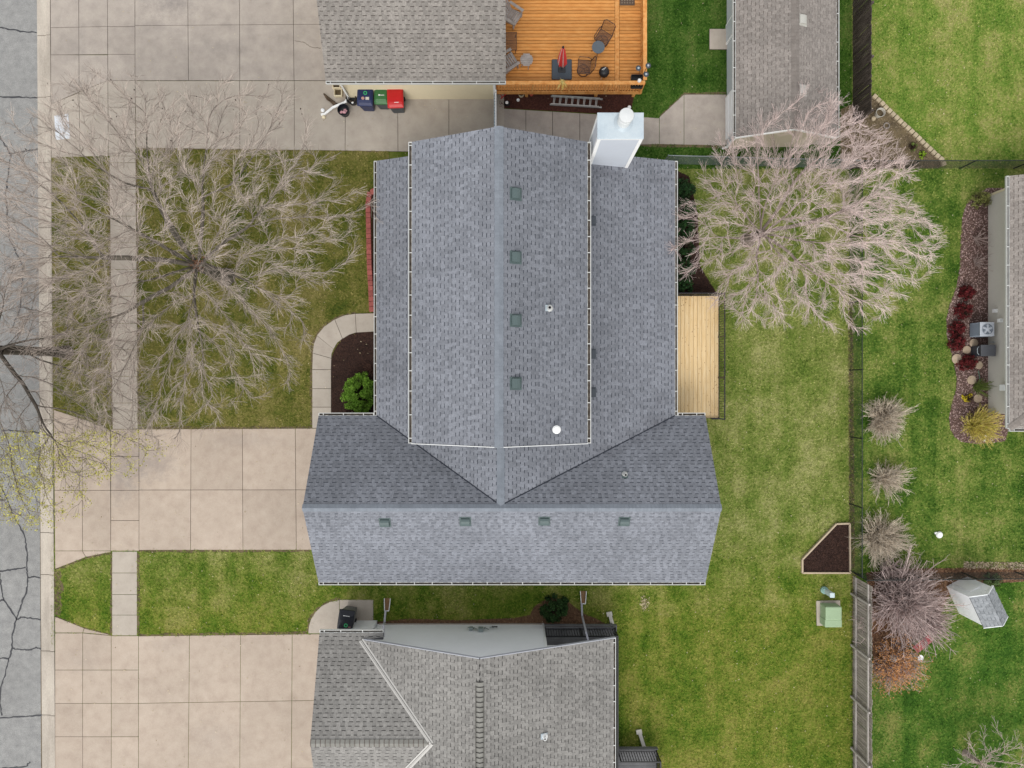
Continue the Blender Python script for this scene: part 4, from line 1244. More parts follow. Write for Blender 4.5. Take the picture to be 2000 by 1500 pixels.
MB().prism([(-6.3, wY - .02), (1.45, wY - .02), (1.45, -24), (-6.3, -24)], 0, bze - .1).build('wall_core', M_siding_w, sh)
lap_wall(sh, (-6.28, wY), (1.46, wY), .02, bzr - .3, (0, 1), M_siding_w, lap=.15, top=[(0, bz(-6.28) - .15), ((bX + 6.28) / 7.74, bzr - .18), (1, bz(1.46) - .15)], name='gable_wall')
lap_wall(sh, (1.46, wY), (1.46, -24), .02, bze, (1, 0), M_siding_w, lap=.15)
m2 = MB(); m2.box((1.45, wY + .03, 1.9), (.1, .03, 3.7)); m2.box((1.49, wY - .03, 1.9), (.03, .1, 3.7)); m2.build('corner_board', M_white, sh)
MB().slab([(1.46, wY + .05, 2.98), (4.3, wY + .05, 2.72), (4.3, -24, 2.72), (1.46, -24, 2.98)], .05).build('porch_soffit', M_white, sh)
MB().box((-2.4, wY + .02, .12), (7.6, .05, .2)).build('foundation_band', M_conc_pale, sh)
pz = bz(P(1064, 1437, 4).x)
pipe(sh, P(1064, 1437, pz + .02), .065, .3, M_white, (1, 0), bs, M_metal)
def downspout(parent, pts, w=.085, m=None):
    mb = MB()
    for a, b in zip(pts[:-1], pts[1:]): mb.beam(a, b, w, w * .75)
    return mb.build('downspout', m or M_siding_w, parent)
downspout(sh, [P(749, 1243, 2.75), P(749, 1222, 2.3), P(751, 1216, .3), P(753, 1192, .2)], m=plain('spout_grey', C(206, 206, 212), .5))
downspout(sh, [P(1149, 1251, 2.75), P(1145, 1236, 2.4), P(1137, 1203, .25), P(1136, 1178, .18)], m=plain('spout_grey_b', C(186, 186, 196), .5))
mb = MB()
mt = MB()
mx = P(935, 1219, 1.0)
for k in range(5):
    mt.tube([(mx.x - .5 + k * .25, wY + .03, .6 + .2 * (k % 2)), (mx.x - .5 + k * .25, wY + .12, .9), (mx.x - .3 + k * .25, wY + .12, .9 + .25 * (k % 2))], .022, 6)
mt.box((mx.x + .1, wY + .1, 1.1), (.22, .16, .3)); mt.box((mx.x - .35, wY + .1, 1.0), (.16, .14, .2))
mt.build('gas_meter', plain('meter_grey', C(150, 162, 160), .5), sh)
MB().tube([(mx.x + .62, wY + .03, .5), (mx.x + .62, wY + .15, .9), (mx.x + .85, wY + .15, .9)], .03, 6).build('hose_reel', M_black, sh)

# ================================================================== DECKS
def railing(parent, a, b, z0, z1, mat, spacing, bw, posts=(), capw=.04, capmat=None, bottom=True, capname='top_rail', cap_h=.04, inset=.0):
    a, b = Vector(a), Vector(b)
    d = (b - a); L = d.length; d.normalize()
    up = Vector((0, 0, 1))
    MB().beam(a + up * z1, b + up * z1, capw, cap_h).build(capname, capmat or mat, parent)
    if bottom: MB().beam(a + up * (z0 + .08), b + up * (z0 + .08), .035, .04).build('bottom_rail', mat, parent)
    n = max(2, int(L / spacing))
    me = None
    for k in range(1, n):
        p = a + d * (L * k / n)
        if me is None:
            ob = MB().box((0, 0, (z0 + .1 + z1 - .02) / 2), (bw, bw, z1 - z0 - .12), math.atan2(d.y, d.x)).build('baluster', mat)
            me = ob.data
        else:
            ob = bpy.data.objects.new('baluster', me); COL.objects.link(ob)
        ob.parent = parent; ob.location = Vector((p.x, p.y, 0)) - org(parent)
    for t in posts:
        p = a + d * L * t
        MB().box((p.x, p.y, (z0 - .05 + z1) / 2), (.05 if bw < .03 else .09, .05 if bw < .03 else .09, z1 - z0 + .1)).build('rail_post', mat, parent)

# --- stained cedar deck (north neighbour)
DZ = .92
deck = thing('cedar_deck', 'large orange stained cedar deck with railing beside brown roofed garage', 'deck', (2.6, 15.5, 0))
dX0, dXm, dX1, dY0, dY1 = -.72, 4.70, 5.88, 13.36, 18.6
bw = .152
y = dY0 + .02; me1 = me2 = None
while y < dY1:
    for (x0, x1, nm) in ((dX0, dXm - .02, 'a'), (dXm + .2, dX1, 'b')):
        MB().box(((x0 + x1) / 2, y + bw / 2, DZ - .02), (x1 - x0, bw - .024, .04)).build('deck_board', M_cedar, deck)
    y += bw
for k in range(1): MB().box((dXm + .09, (dY0 + dY1) / 2, DZ - .018), (.19, dY1 - dY0, .044)).build('divider_board', M_cedar_v, deck)
MB().box(((dX0 + dX1) / 2, (dY0 + dY1) / 2 + .05, DZ - .16), (dX1 - dX0 - .1, dY1 - dY0 - .1, .2)).build('joists', plain('deck_gap_shade', C(60, 36, 20), .9), deck)  # shade in the board gaps is put into this dark joist colour
MB().beam((dX0, dY0 - .03, DZ - .13), (dX1 + .05, dY0 - .03, DZ - .13), .045, .26).build('rim_board', M_cedar_v, deck)
MB().beam((dX1 + .03, dY0 - .03, DZ - .13), (dX1 + .03, dY1, DZ - .13), .045, .26).build('rim_board', M_cedar_v, deck)
railing(deck, (dX0, dY0 - .04, 0), (dX1, dY0 - .04, 0), DZ - .06, DZ + .95, M_cedar_v, .125, .038, (.25, .5, .75, .995), .17, M_cedar_v, cap_h=.04, capname='rail_cap')
railing(deck, (dX1 + .0, dY0 + .08, 0), (dX1 + .0, dY1, 0), DZ - .06, DZ + .95, M_cedar_v, .125, .038, (.3, .6, .9), .17, M_cedar_v, cap_h=.04, capname='rail_cap')
for x in (dX0 + 1.4, 3.9, 5.65):
    MB().box((x, dY0 + .12, .4), (.14, .14, .82)).build('post', M_cedar_v, deck)

# --- new pine deck behind the house
pdk = thing('pine_deck', 'new pale pine deck with black metal railing behind the house', 'deck', (8.4, 1.3, 0))
PZ = 1.0
kz = lambda px, z: (px - 1000) * S * (H - z) / H
kyy = lambda py, z: (750 - py) * S * (H - z) / H
px0, px1, py0, py1 = 6.5, kz(1404, PZ), kyy(817, PZ), kyy(577, PZ)
n = 15; bw = (px1 - px0) / n
for i in range(n):
    ob = MB().box((px0 + bw * (i + .5), (py0 + py1) / 2, PZ - .02), (bw - .013, py1 - py0, .04)).build('deck_board', M_pine, pdk)
    mk = MB()
    for k in range(random.randint(7, 12)):
        a = random.uniform(0, 3); q = Vector((px0 + bw * (i + .5) + random.uniform(-.4, .4) * bw, random.uniform(py0 + .1, py1 - .1), PZ + .0015))
        r_ = random.uniform(.008, .018)
        mk.add([q + Vector((r_ * math.cos(t + a), r_ * 1.5 * math.sin(t + a), 0)) for t in (0, 1.05, 2.1, 3.14, 4.19, 5.24)], [(0, 1, 2, 3, 4, 5)])
    mk.build('knots', M_knot, ob, kind='stuff')
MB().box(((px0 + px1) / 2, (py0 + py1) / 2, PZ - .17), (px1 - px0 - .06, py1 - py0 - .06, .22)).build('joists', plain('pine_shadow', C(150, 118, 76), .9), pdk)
railing(pdk, (px1 - .02, py0, 0), (px1 - .02, py1, 0), PZ, PZ + .95, M_black, .11, .02, (0, .33, .66, 1), .045)
railing(pdk, (px0 + .4, py1 - .02, 0), (px1 - .02, py1 - .02, 0), PZ, PZ + .95, M_black, .11, .02, (.05, .5), .045)
railing(pdk, (px1 - .6, py0 + .02, 0), (px1 - .02, py0 + .02, 0), PZ, PZ + .95, M_black, .11, .02, (), .045)
for y in (py0 + .1, (py0 + py1) / 2, py1 - .1): MB().box((px1 - .12, y, .42), (.14, .14, .86)).build('post', M_pine, pdk)

# --- grey porch deck of the south house
pd2 = thing('grey_porch_deck', 'grey porch deck with black railing beside the white gable wall', 'deck', (3.2, -13, 0))
M_greydeck = MAT('grey_decking', [C(104, 104, 106), C(122, 122, 124)], 2, .7, .08, 30, rand=.06)
y = -11.08; k = 0
while y > -20:
    MB().box(((1.5 + 4.72) / 2, y - .07, .88), (3.2, .135, .04)).build('deck_board', M_greydeck, pd2); y -= .142
MB().beam((1.5, -11.03, .80), (4.78, -11.03, .80), .04, .24).build('rim_board', M_greydeck, pd2)
MB().beam((4.76, -11.05, .80), (4.76, -20, .80), .04, .24).build('rim_board', M_greydeck, pd2)
railing(pd2, (1.52, -11.14, 0), (4.67, -11.14, 0), .9, 1.93, M_black, .115, .026, (0, .5, 1), .06)
railing(pd2, (4.67, -11.14, 0), (4.67, -20, 0), .9, 1.93, M_black, .115, .026, (.2, .4, .6, .8), .06)
for y in (-11.2, -14, -17): MB().box((4.62, y, .4), (.13, .13, .8)).build('post', M_greydeck, pd2)
st = thing('grey_landing', 'grey deck landing with black rail at the bottom edge', 'deck', (5.9, -17.2, 0))
y = -16.75
while y > -19:
    MB().box((5.72, y - .07, .78), (1.82, .135, .04)).build('deck_board', M_greydeck, st); y -= .142
MB().beam((4.8, -16.7, .72), (6.68, -16.7, .72), .04, .22).build('rim_board', M_greydeck, st)
railing(st, (4.85, -16.78, 0), (6.6, -16.78, 0), .8, 1.75, M_black, .115, .026, (0, 1), .06)
railing(st, (6.6, -16.78, 0), (6.6, -19, 0), .8, 1.75, M_black, .115, .026, (.5,), .06)

# ================================================================== FENCES
def picket_fence(name, label, x, ya, yb, h, mat, railmat, side, group=None, step=.125, rails=True, post_step=2.4):
    f = thing(name, label, 'fence', (x, (ya + yb) / 2, 0), group)
    y = ya; rnd = random.Random(int(ya * 10) + 5)
    meshes = []
    for k in range(4):
        ob = MB().box((0, 0, h / 2 + .02 - k * .008), (.02, step - .012 - k * .003, h - k * .016)).build('picket', mat)
        meshes.append(ob.data); ob.parent = f; ob.location = Vector((x, y + step * k, .06)) - org(f)
    y += 4 * step
    while y < yb:
        ob = bpy.data.objects.new('picket', rnd.choice(meshes)); COL.objects.link(ob)
        ob.parent = f; ob.location = Vector((x + rnd.uniform(-.008, .008), y, .06 + rnd.uniform(-.02, .01))) - org(f)
        ob.rotation_euler = (rnd.uniform(-.008, .008), 0, rnd.uniform(-.02, .02))
        y += step
    if rails:
        for z in (.42, h - .2):
            yy = ya
            while yy < yb:
                e = min(yy + post_step, yb)
                MB().beam((x + side * .045, yy + .01, z + rnd.uniform(-.02, .02)), (x + side * .045, e - .01, z + rnd.uniform(-.02, .02)), .05, .09).build('rail', railmat, f)
                yy = e
        yy = ya
        while yy < yb + .1:
            MB().box((x + side * .09, yy, (h + .02) / 2), (.09, .09, h + .02)).build('post', railmat, f); yy += post_step
    return f
picket_fence('wooden_fence', 'dark weathered picket fence beside the detached garage', 15.93, 12.16, 19.2, 1.75, M_darkwood, M_darkwood, 1)
picket_fence('wooden_fence', 'silvery weathered picket fence with rails beside the green utility box', 15.95, -19.4, -8.95, 1.75, M_oldwood, M_oldrail, -1)

def chain_link(name, label, a, b, h, post_step=3.0, mat=None, wire=.004, cell=.085, railmat=None):
    a, b = Vector((a[0], a[1], .08)), Vector((b[0], b[1], .08))
    f = thing(name, label, 'fence', tuple((a + b) / 2))
    d = b - a; L = d.length; d.normalize()
    up = Vector((0, 0, 1))
    railmat = railmat or mat
    MB().tube([a + up * h, b + up * h], .022, 8).build('top_rail', railmat, f)
    n = int(round(L / post_step))
    for k in range(n + 1):
        p = a + d * (L * k / n)
        MB().tube([p, p + up * (h + .04)], .03, 8).build('post', railmat, f)
    segs = []
    s = -h
    while s < L:
        for sg in (1, -1):
            u0, u1 = s, s + h
            z0, z1 = (0, h) if sg > 0 else (h, 0)
            if u0 < 0: z0 = z0 + (z1 - z0) * (0 - u0) / h; u0 = 0
            if u1 > L: z1 = z0 + (z1 - z0) * (L - u0) / (u1 - u0); u1 = L
            if u1 - u0 > .02: segs.append([a + d * u0 + up * z0, a + d * u1 + up * z1])
        s += cell
    pts = np.array([[list(p) for p in sg] for sg in segs])
    V, F = batch_tubes(pts, np.full((len(segs), 2), wire), 3)
    np_mesh('chain_mesh', V, F, mat, f, 'stuff')
    return f
M_chainblk = plain('black_chain', C(40, 46, 44), .5)
M_chaingrey = plain('grey_chain', C(138, 146, 148), .4, .3)
chain_link('chain_link_fence', 'black chain link fence along the back lawn', (15.78, -8.7), (15.78, 10.0), 1.2, 3.1, M_chainblk)
chain_link('chain_link_fence', 'grey chain link fence north of the house under the pink tree', (7.05, 10.3), (15.7, 10.08), 1.2, 2.9, M_chaingrey)
chain_link('chain_link_fence', 'black chain link fence below the bright corner lawn', (15.85, 10.06), (26, 10.08), 1.2, 2.6, M_chainblk)
chain_link('chain_link_fence', 'black chain link fence behind the white playhouse', (16.0, -8.85), (26, -8.75), 1.2, 2.6, M_chainblk)

# gate between the two houses
gt = thing('side_gate', 'narrow grey gate with white post between garage wall and house', 'gate', (-.76, 11.6, 0))
MB().box((-.735, 13.18, .7), (.07, .07, 1.4)).build('post', M_white, gt)
MB().box((-.735, 10.2, .7), (.07, .07, 1.4)).build('post', M_white, gt)
for z in (.18, 1.2): MB().beam((-.735, 10.24, z), (-.735, 13.14, z), .04, .04).build('rail', M_white, gt)
for k in range(22): MB().box((-.79, 10.3 + k * .132, .68), (.05, .1, 1.1)).build('slat', M_metal, gt)

# ================================================================== BLOCK EDGING
ed = thing('block_edging', 'row of tan concrete edging blocks around corner planting bed', 'edging', tuple(P(1770, 255)))
M_block = MAT('tan_block', [C(186, 168, 140), C(206, 190, 162)], 5, .9, .12, 40, .2, rand=.1)
pts = [(1702, 188), (1716, 201), (1730, 215), (1752, 236), (1775, 257), (1800, 281), (1822, 302), (1836, 314), (1841, 326)]
ws = [P(*p) for p in pts]
Ls = [(ws[i + 1] - ws[i]).length for i in range(len(ws) - 1)]
tot = sum(Ls); nb = 20
for k in range(nb):
    s = tot * (k + .5) / nb; i = 0
    while s > Ls[i]: s -= Ls[i]; i += 1
    p = ws[i].lerp(ws[i + 1], s / Ls[i]); d = ws[i + 1] - ws[i]
    MB().box((p.x, p.y, .12 + random.uniform(-.01, .01)), (tot / nb - .03, .2, .16), math.atan2(d.y, d.x) + random.uniform(-.06, .06)).build('block', M_block, ed, bevel=.02)
PAVED.append([tuple((p + Vector((.12, .12, 0))).xy) for p in ws] + [tuple((p - Vector((.12, .12, 0))).xy) for p in ws[::-1]])

rw = thing('red_block_wall', 'low red retaining block wall along the front of the house', 'garden wall', tuple(P(724, 490)))
M_redblock = MAT('red_block', [C(150, 82, 76), C(176, 102, 94)], 5, .9, .12, 40, .2, rand=.12)
pts = [(735, 374), (724, 380), (721, 400), (722, 450), (723.5, 520), (726, 560), (728, 610)]
ws = [P(*p) for p in pts]; Ls = [(ws[i + 1] - ws[i]).length for i in range(len(ws) - 1)]; tot = sum(Ls); nb = 24
for k in range(nb):
    s = tot * (k + .5) / nb; i = 0
    while s > Ls[i]: s -= Ls[i]; i += 1
    p = ws[i].lerp(ws[i + 1], s / Ls[i]); d = ws[i + 1] - ws[i]
    MB().box((p.x, p.y, .17), (tot / nb - .014, .22, .28), math.atan2(d.y, d.x) + random.uniform(-.04, .04)).build('block', M_redblock, rw, bevel=.015)
PAVED.append([tuple((p + Vector((.12, 0, 0))).xy) for p in ws] + [tuple((p - Vector((.12, 0, 0))).xy) for p in ws[::-1]])

# raised vegetable bed
vb = thing('raised_bed', 'angular timber framed garden bed filled with dark mulch', 'garden bed', tuple(P(1620, 1080)))
vp = [(1630, 1022), (1656, 1021), (1657, 1117), (1564, 1117), (1564, 1091)]
wv = [P(*p) for p in vp]
for a, b in zip(wv, wv[1:] + wv[:1]):
    MB().beam(a + Vector((0, 0, .13)), b + Vector((0, 0, .13)), .07, .18).build('timber', M_timber, vb)
wp = [tuple(p.xy) for p in wv]
MB().prism(shrink(wp, .04), .05, .15).build('mulch', M_mulch, vb)
scatter_chips('chips', shrink(wp, .07), 4200, .03, M_chip, vb, .15, 31)
PAVED.append(wp)

# ================================================================== THINGS: BINS AND CLUTTER BY THE GARAGE WALL
def wheelie_bin(label, loc, rz, lidmat, bodymat, marks=(), tilt_lid=0.0, lip=True, dims=(.66, .78, 1.02), group=None):
    t = thing('wheelie_bin', label, 'bin', (0, 0, 0), group)
    w_, d_, h_ = dims
    mb = MB()
    b0, b1 = .76, 1.0
    vs = []
    for z, s in ((.06, b0), (h_ * .9, b1 * .97), (h_ - .03, b1)):
        vs += [(-w_ / 2 * s, -d_ / 2 * s, z), (w_ / 2 * s, -d_ / 2 * s, z), (w_ / 2 * s, d_ / 2 * s * .96, z), (-w_ / 2 * s, d_ / 2 * s * .96, z)]
    fs = [(3, 2, 1, 0), (8, 9, 10, 11)]
    for k in (0, 4): fs += [(k + i, k + (i + 1) % 4, k + 4 + (i + 1) % 4, k + 4 + i) for i in range(4)]
    mb.add(vs, fs)
    mb.build('body', bodymat, t, bevel=.035)
    # lid: gently domed, hinge at +y, sloping front lip at -y
    prof = [(d_ / 2 + .03, .0), (d_ / 2 + .02, .05), (d_ / 4, .085), (0, .095), (-d_ / 4, .08), (-d_ / 2 + .1, .05), (-d_ / 2 - .01, .0), (-d_ / 2 - .02, -.05)]
    vs = []
    for x in (-w_ / 2 - .02, -w_ / 2 + .06, w_ / 2 - .06, w_ / 2 + .02):
        edge = abs(x) > w_ / 2
        for y, z in prof: vs.append((x, y, h_ + (z * (.35 if edge else 1))))
    n_ = len(prof)
    fs = []
    for c in range(3):
        fs += [(c * n_ + i, (c + 1) * n_ + i, (c + 1) * n_ + i + 1, c * n_ + i + 1) for i in range(n_ - 1)]
    lid = MB().add(vs, fs).build('lid', lidmat, t)
    so_ = lid.modifiers.new('thick', 'SOLIDIFY'); so_.thickness = .025; so_.offset = -1
    lid.modifiers.new('bevel', 'BEVEL').width = .012
    MB().box((0, -d_ / 2 + .1, h_ + .062), (w_ * .8, .025, .03)).build('lid_ridge', lidmat, t, bevel=.008)
    hb = MB(); hb.tube([(-w_ / 2 + .08, d_ / 2 - .02, h_ - .03), (-w_ / 2 + .08, d_ / 2 + .1, h_ + .0), (w_ / 2 - .08, d_ / 2 + .1, h_ + .0), (w_ / 2 - .08, d_ / 2 - .02, h_ - .03)], .018, 8)
    hb.build('handle', bodymat, t)
    for s in (-1, 1):
        wv_ = MB(); c = Vector((s * w_ * .4, d_ * .42, .13))
        wv_.tube([c + Vector((-.04, 0, 0)), c + Vector((.04, 0, 0))], .13, 16)
        wv_.build('wheel', M_rubber, t)
    for (kind, x, y, a, m) in marks:
        k = MB(); zt = h_ + .128 - .10 * abs(y)
        if kind == 'disc': k.lathe((x, y, zt), [(a, 0), (a, .008), (.01, .009)], 20)
        elif kind == 'ring': k.lathe((x, y, zt), [(a, .01), (a * .75, .011)], 20)
        elif kind == 'text':
            for q in range(6): k.box((x - a / 2 + a * (q + .5) / 6, y, zt), (a / 6 * random.uniform(.55, .85), .03, .006)); 
        else: k.box((x, y, zt), (a, a * .8, .01))
        k.build('sticker', m, t)
    t.location = loc; t.rotation_euler = (0, 0, rz)
    return t
M_navy = plain('navy_plastic', C(34, 46, 92), .45); M_green = plain('green_plastic', C(62, 118, 66), .45); M_red = plain('red_plastic', C(206, 34, 36), .4)
M_greylid = plain('charcoal_plastic', C(70, 76, 82), .5); M_mint = plain('mint_sticker', C(64, 200, 120), .5); M_pinkst = plain('pink_sticker', C(206, 160, 148), .6)
M_blkbin = plain('black_plastic', C(30, 32, 42), .4); M_greybody = plain('grey_plastic', C(108, 108, 108), .5)
b1 = P(714, 190, 1.05); b2 = P(745, 189, 1.02); b3 = P(773, 193, 1.05)
wheelie_bin('navy blue wheelie bin with round green sticker by cream wall', (b1.x, b1.y, .1), R(-2), M_navy, M_navy, [('disc', .02, .12, .085, M_mint), ('ring', .02, .12, .05, M_navy), ('box', .12, -.12, .16, M_siding_g), ('disc', -.08, -.12, .07, M_pinkst)])
wheelie_bin('green lidded wheelie bin between the blue and red bins', (b2.x, b2.y, .1), R(-1), M_green, M_greylid, [('text', .06, .0, .2, M_white), ('disc', -.07, .0, .035, M_white)], dims=(.56, .66, .98))
wheelie_bin('bright red lidded wheelie bin beside the green bin', (b3.x, b3.y, .1), R(2), M_red, M_greylid, [('text', .05, -.24, .2, M_white)], dims=(.68, .82, 1.04))
b4 = P(677, 1209, 1.05)
wheelie_bin('black wheelie bin with round green sticker on curved concrete pad', (b4.x, b4.y, .1), R(172), M_blkbin, M_greybody, [('disc', -.04, .22, .085, M_mint), ('ring', -.04, .22, .05, M_blkbin), ('text', .0, -.2, .3, M_white), ('text', -.2, .28, .12, M_pinkst)], dims=(.66, .80, 1.04))

def tub(name, label, cat, c, r, h, mat, inner, z0=.1, ring=True):
    t = thing(name, label, cat, (c.x, c.y, z0))
    MB().lathe((c.x, c.y, z0), [(r * .82, 0), (r * .98, h), (r * 1.05, h), (r * 1.05, h - .03), (r * .95, h - .02), (r * .8, .12)], 24).build('shell', mat, t)
    MB().lathe((c.x, c.y, z0 + h * .55), [(r * .86, 0), (r * .5, .03), (.01, .04)], 16).build('contents', inner, t)
    return t
c1 = P(672, 217, .3); t1 = tub('plastic_tub', 'black plastic tub holding pink cloth beside the bins', 'tub', c1, .26, .38, M_blkbin, M_dkplastic)
mk = MB()
rr = random.Random(5)
for k in range(7): mk.box((c1.x + rr.uniform(-.1, .12), c1.y + rr.uniform(-.14, .04), .36 + .02 * k), (.12, .09, .03), Matrix.Rotation(rr.uniform(0, 3), 3, 'Z') @ Matrix.Rotation(rr.uniform(-.5, .5), 3, 'X'))
mk.build('cloth', plain('pink_cloth', C(214, 160, 168), .8), t1, bevel=.01)
c2 = P(689, 194, .3); t2 = tub('hose_pot', 'dark round hose pot against blue bin', 'pot', c2, .27, .34, M_black, M_dkplastic)
hp = MB(); hp.tube([(c2.x + .17 * math.cos(a), c2.y + .17 * math.sin(a), .36 + .004 * k) for k, a in enumerate([i * .5 for i in range(36)])], .018, 6)
hp.build('hose', plain('dark_hose', C(70, 58, 46), .6), t2)
MB().lathe((c2.x + .02, c2.y - .2, .42), [(.05, 0), (.05, .03), (.02, .035)], 14).build('nozzle', M_white, t2)
dp = thing('downspout_extension', 'bent white downspout extension lying on the side driveway', 'pipe', tuple(P(655, 212, .1)))
q = [P(627, 224, .16), P(634, 223, .16), P(650, 210, .2), P(657, 207, .25), P(676, 199, .34)]
mb = MB()
for a, b in zip(q[:-1], q[1:]): mb.beam(a, b + (b - a).normalized() * .03, .1, .08)
mb.build('pipe', M_white, dp, bevel=.008)
for (x, y, m, r_) in ((633, 229, M_siding_c, .09), (631, 216, M_siding_w, .09)):
    c = P(x, y, .1); t = thing('flower_pot_saucer' if r_ > .1 else 'garden_stone', 'small %s garden stone %s' % (('tan', 'below the white pipe end') if y > 220 else ('pale', 'above the white pipe end')), 'stone', tuple(c))
    MB().lathe(c, [(r_, 0), (r_ * 1.1, .05), (r_ * .8, .1), (.02, .11)], 9).build('stone', m, t, smooth=True)
lg = thing('firewood_bundle', 'bundle of brown split sticks on the concrete by the garage corner', 'firewood', tuple(P(645, 190, .1)))
for k in range(9):
    a = P(632 + k * .8, 183 + k * 1.4, .14 + .03 * (k % 3)); b = P(652 + k * 1.2, 199 + k * 1.0, .14 + .03 * (k % 3))
    MB().tube([a, b + Vector((random.uniform(-.1, .15), random.uniform(-.1, .05), 0))], .03, 6).build('stick', MAT('stick_bark', [C(70, 58, 46), C(112, 94, 76)], 6, .9, .2, 40, rand=.2) if k == 0 else bpy.data.materials['stick_bark'], lg)
bk = thing('wire_basket', 'stack of weathered white crates under the garage downspout', 'crate', tuple(P(662, 178, .1)))
for k, (x, y, z) in enumerate(((662, 183, .12), (659, 168, .15))):
    c = P(x, y, z); fr = MB()
    for sx, sy, lx, ly in ((0, .17, .36, .03), (0, -.17, .36, .03), (.165, 0, .03, .31), (-.165, 0, .03, .31)): fr.box((c.x + sx, c.y + sy, z + .12), (lx, ly, .22))
    fr.build('crate_frame', M_siding_c, bk); MB().box((c.x, c.y, z + .05), (.3, .3, .02)).build('crate_floor', M_soil, bk)
# deck items -----------------------------------------------------------------
def Pd(px, py, z=0): return P(px, py, DZ + z)
um = thing('patio_umbrella', 'closed red and white patio umbrella in a square dark base', 'umbrella', tuple(Pd(1097, 136)))
cb = Pd(1097, 137)
MB().box((cb.x, cb.y, DZ + .06), (.92, .92, .11)).build('base', plain('umbrella_base_grey', C(74, 84, 94), .5), um, bevel=.05, seg=3)
MB().box((cb.x, cb.y, DZ + .13), (.34, .34, .05)).build('base_collar', M_dkplastic, um, bevel=.03)
top = P(1100, 92, 3.05); bt = Vector((cb.x, cb.y, DZ + .1))
MB().tube([bt, top], .024, 10).build('pole', M_black, um)
ax = (top - bt).normalized(); s1 = ax.cross(Vector((0, 1, 0))).normalized(); s2 = ax.cross(s1)
M_redc = plain('red_canvas', C(236, 78, 74), .8); M_whc = plain('white_canvas', C(236, 206, 200), .8)
for k in range(12):
    a0, a1 = 2 * math.pi * k / 12, 2 * math.pi * (k + 1) / 12; am = (a0 + a1) / 2
    pr = [(.97, .045), (.85, .085), (.68, .12), (.5, .15), (.34, .17), (.24, .15)]
    mb = MB(); vs = []
    for tt, r_ in pr:
        c = bt.lerp(top, tt)
        for a, f in ((a0, .6), (am, 1.15 + .15 * (k % 2)), (a1, .6)):
            vs.append(c + (s1 * math.cos(a) + s2 * math.sin(a)) * r_ * f)
    mb.add(vs, [(i * 3 + j, i * 3 + j + 1, (i + 1) * 3 + j + 1, (i + 1) * 3 + j) for i in range(len(pr) - 1) for j in range(2)])
    mb.build('canopy_fold', M_redc if k % 3 else M_whc, um)
MB().lathe(top - Vector((0, 0, .03)), [(.05, 0), (.05, .05), (.02, .09)], 12).build('finial', M_black, um)

def iron_chair(label, loc, rz):
    t = thing('patio_chair', label, 'chair', (0, 0, 0), 'iron swivel patio chairs')
    ring = [(.27 * math.cos(a), .27 * math.sin(a), .05) for a in np.linspace(0, 2 * math.pi, 20, endpoint=False)]
    mb = MB().tube(ring, .02, 6, closed=True)
    for k in range(4): a = k * math.pi / 2 + .78; mb.tube([(0, 0, .3), (.12 * math.cos(a), .12 * math.sin(a), .12), (.27 * math.cos(a), .27 * math.sin(a), .05)], .016, 6)
    mb.build('swivel_base', M_iron, t)
    MB().tube([(-.3, -.28, .43), (.3, -.28, .43), (.3, .28, .41), (-.3, .28, .41)], .017, 6, closed=True).build('seat_frame', M_iron, t)
    sm = MB()
    for k in range(15): sm.beam((-.28 + k * .04, -.27, .425), (-.28 + k * .04, .27, .41), .022, .006)
    for k in range(9): sm.beam((-.28, -.24 + k * .06, .421), (.28, -.24 + k * .06, .421), .014, .004)
    sm.build('mesh_seat', M_irmesh, t)
    for s in (-1, 1):
        MB().tube([(s * .3, -.28, .43), (s * .34, -.26, .64), (s * .34, .1, .66), (s * .31, .3, .6), (s * .3, .28, .41)], .017, 6).build('arm', M_iron, t)
    MB().tube([(-.29, .28, .41), (-.29, .42, .95), (-.2, .46, 1.02), (.2, .46, 1.02), (.29, .42, .95), (.29, .28, .41)], .018, 6).build('back_frame', M_iron, t)
    bm_ = MB()
    for k in range(11): bm_.beam((-.25 + k * .05, .3, .47), (-.25 + k * .05, .44, .98), .018, .006)
    bm_.build('mesh_back', M_irmesh, t)
    t.location = loc; t.rotation_euler = (0, 0, rz)
    return t
M_iron = plain('bronze_iron', C(78, 58, 52), .5); M_irmesh = plain('bronze_mesh', C(112, 80, 62), .6)
p = Pd(1176, 82); iron_chair('bronze iron swivel chair angled away behind the round bistro table', p, R(-32))
p = Pd(1139, 139); iron_chair('bronze iron swivel chair beside the dark umbrella base', p, R(-95))
tb = thing('bistro_table', 'small round slate grey bistro table between the iron chairs', 'table', tuple(Pd(1165, 107)))
c = Pd(1165, 106); 
MB().lathe((c.x, c.y, DZ + .66), [(.27, 0), (.285, .012), (.285, .028), (.26, .035), (.02, .036)], 28).build('table_top', plain('slate_top', C(96, 104, 112), .5), tb)
for k in range(3):
    a = k * 2.1 + .5; MB().tube([(c.x, c.y, DZ + .64), (c.x + .1 * math.cos(a), c.y + .1 * math.sin(a), DZ + .35), (c.x + .27 * math.cos(a), c.y + .27 * math.sin(a), DZ + .01)], .015, 6).build('leg', M_iron, tb)
fpt = thing('fire_kettle', 'black round kettle grill with tongs near the deck rail', 'grill', tuple(Pd(1178, 148)))
c = Pd(1178, 147)
MB().lathe((c.x, c.y, DZ + .12), [(.12, 0), (.22, .1), (.24, .22), (.22, .3), (.12, .38), (.01, .4)], 22).build('kettle', M_black, fpt, smooth=True)
for k in range(3): a = k * 2.1; MB().tube([(c.x + .1 * math.cos(a), c.y + .1 * math.sin(a), DZ + .2), (c.x + .22 * math.cos(a), c.y + .22 * math.sin(a), DZ)], .014, 6).build('leg', M_alu, fpt)
MB().beam((c.x - .12, c.y + .02, DZ + .5), (c.x + .06, c.y + .12, DZ + .53), .03, .02).build('tongs', M_alu, fpt)
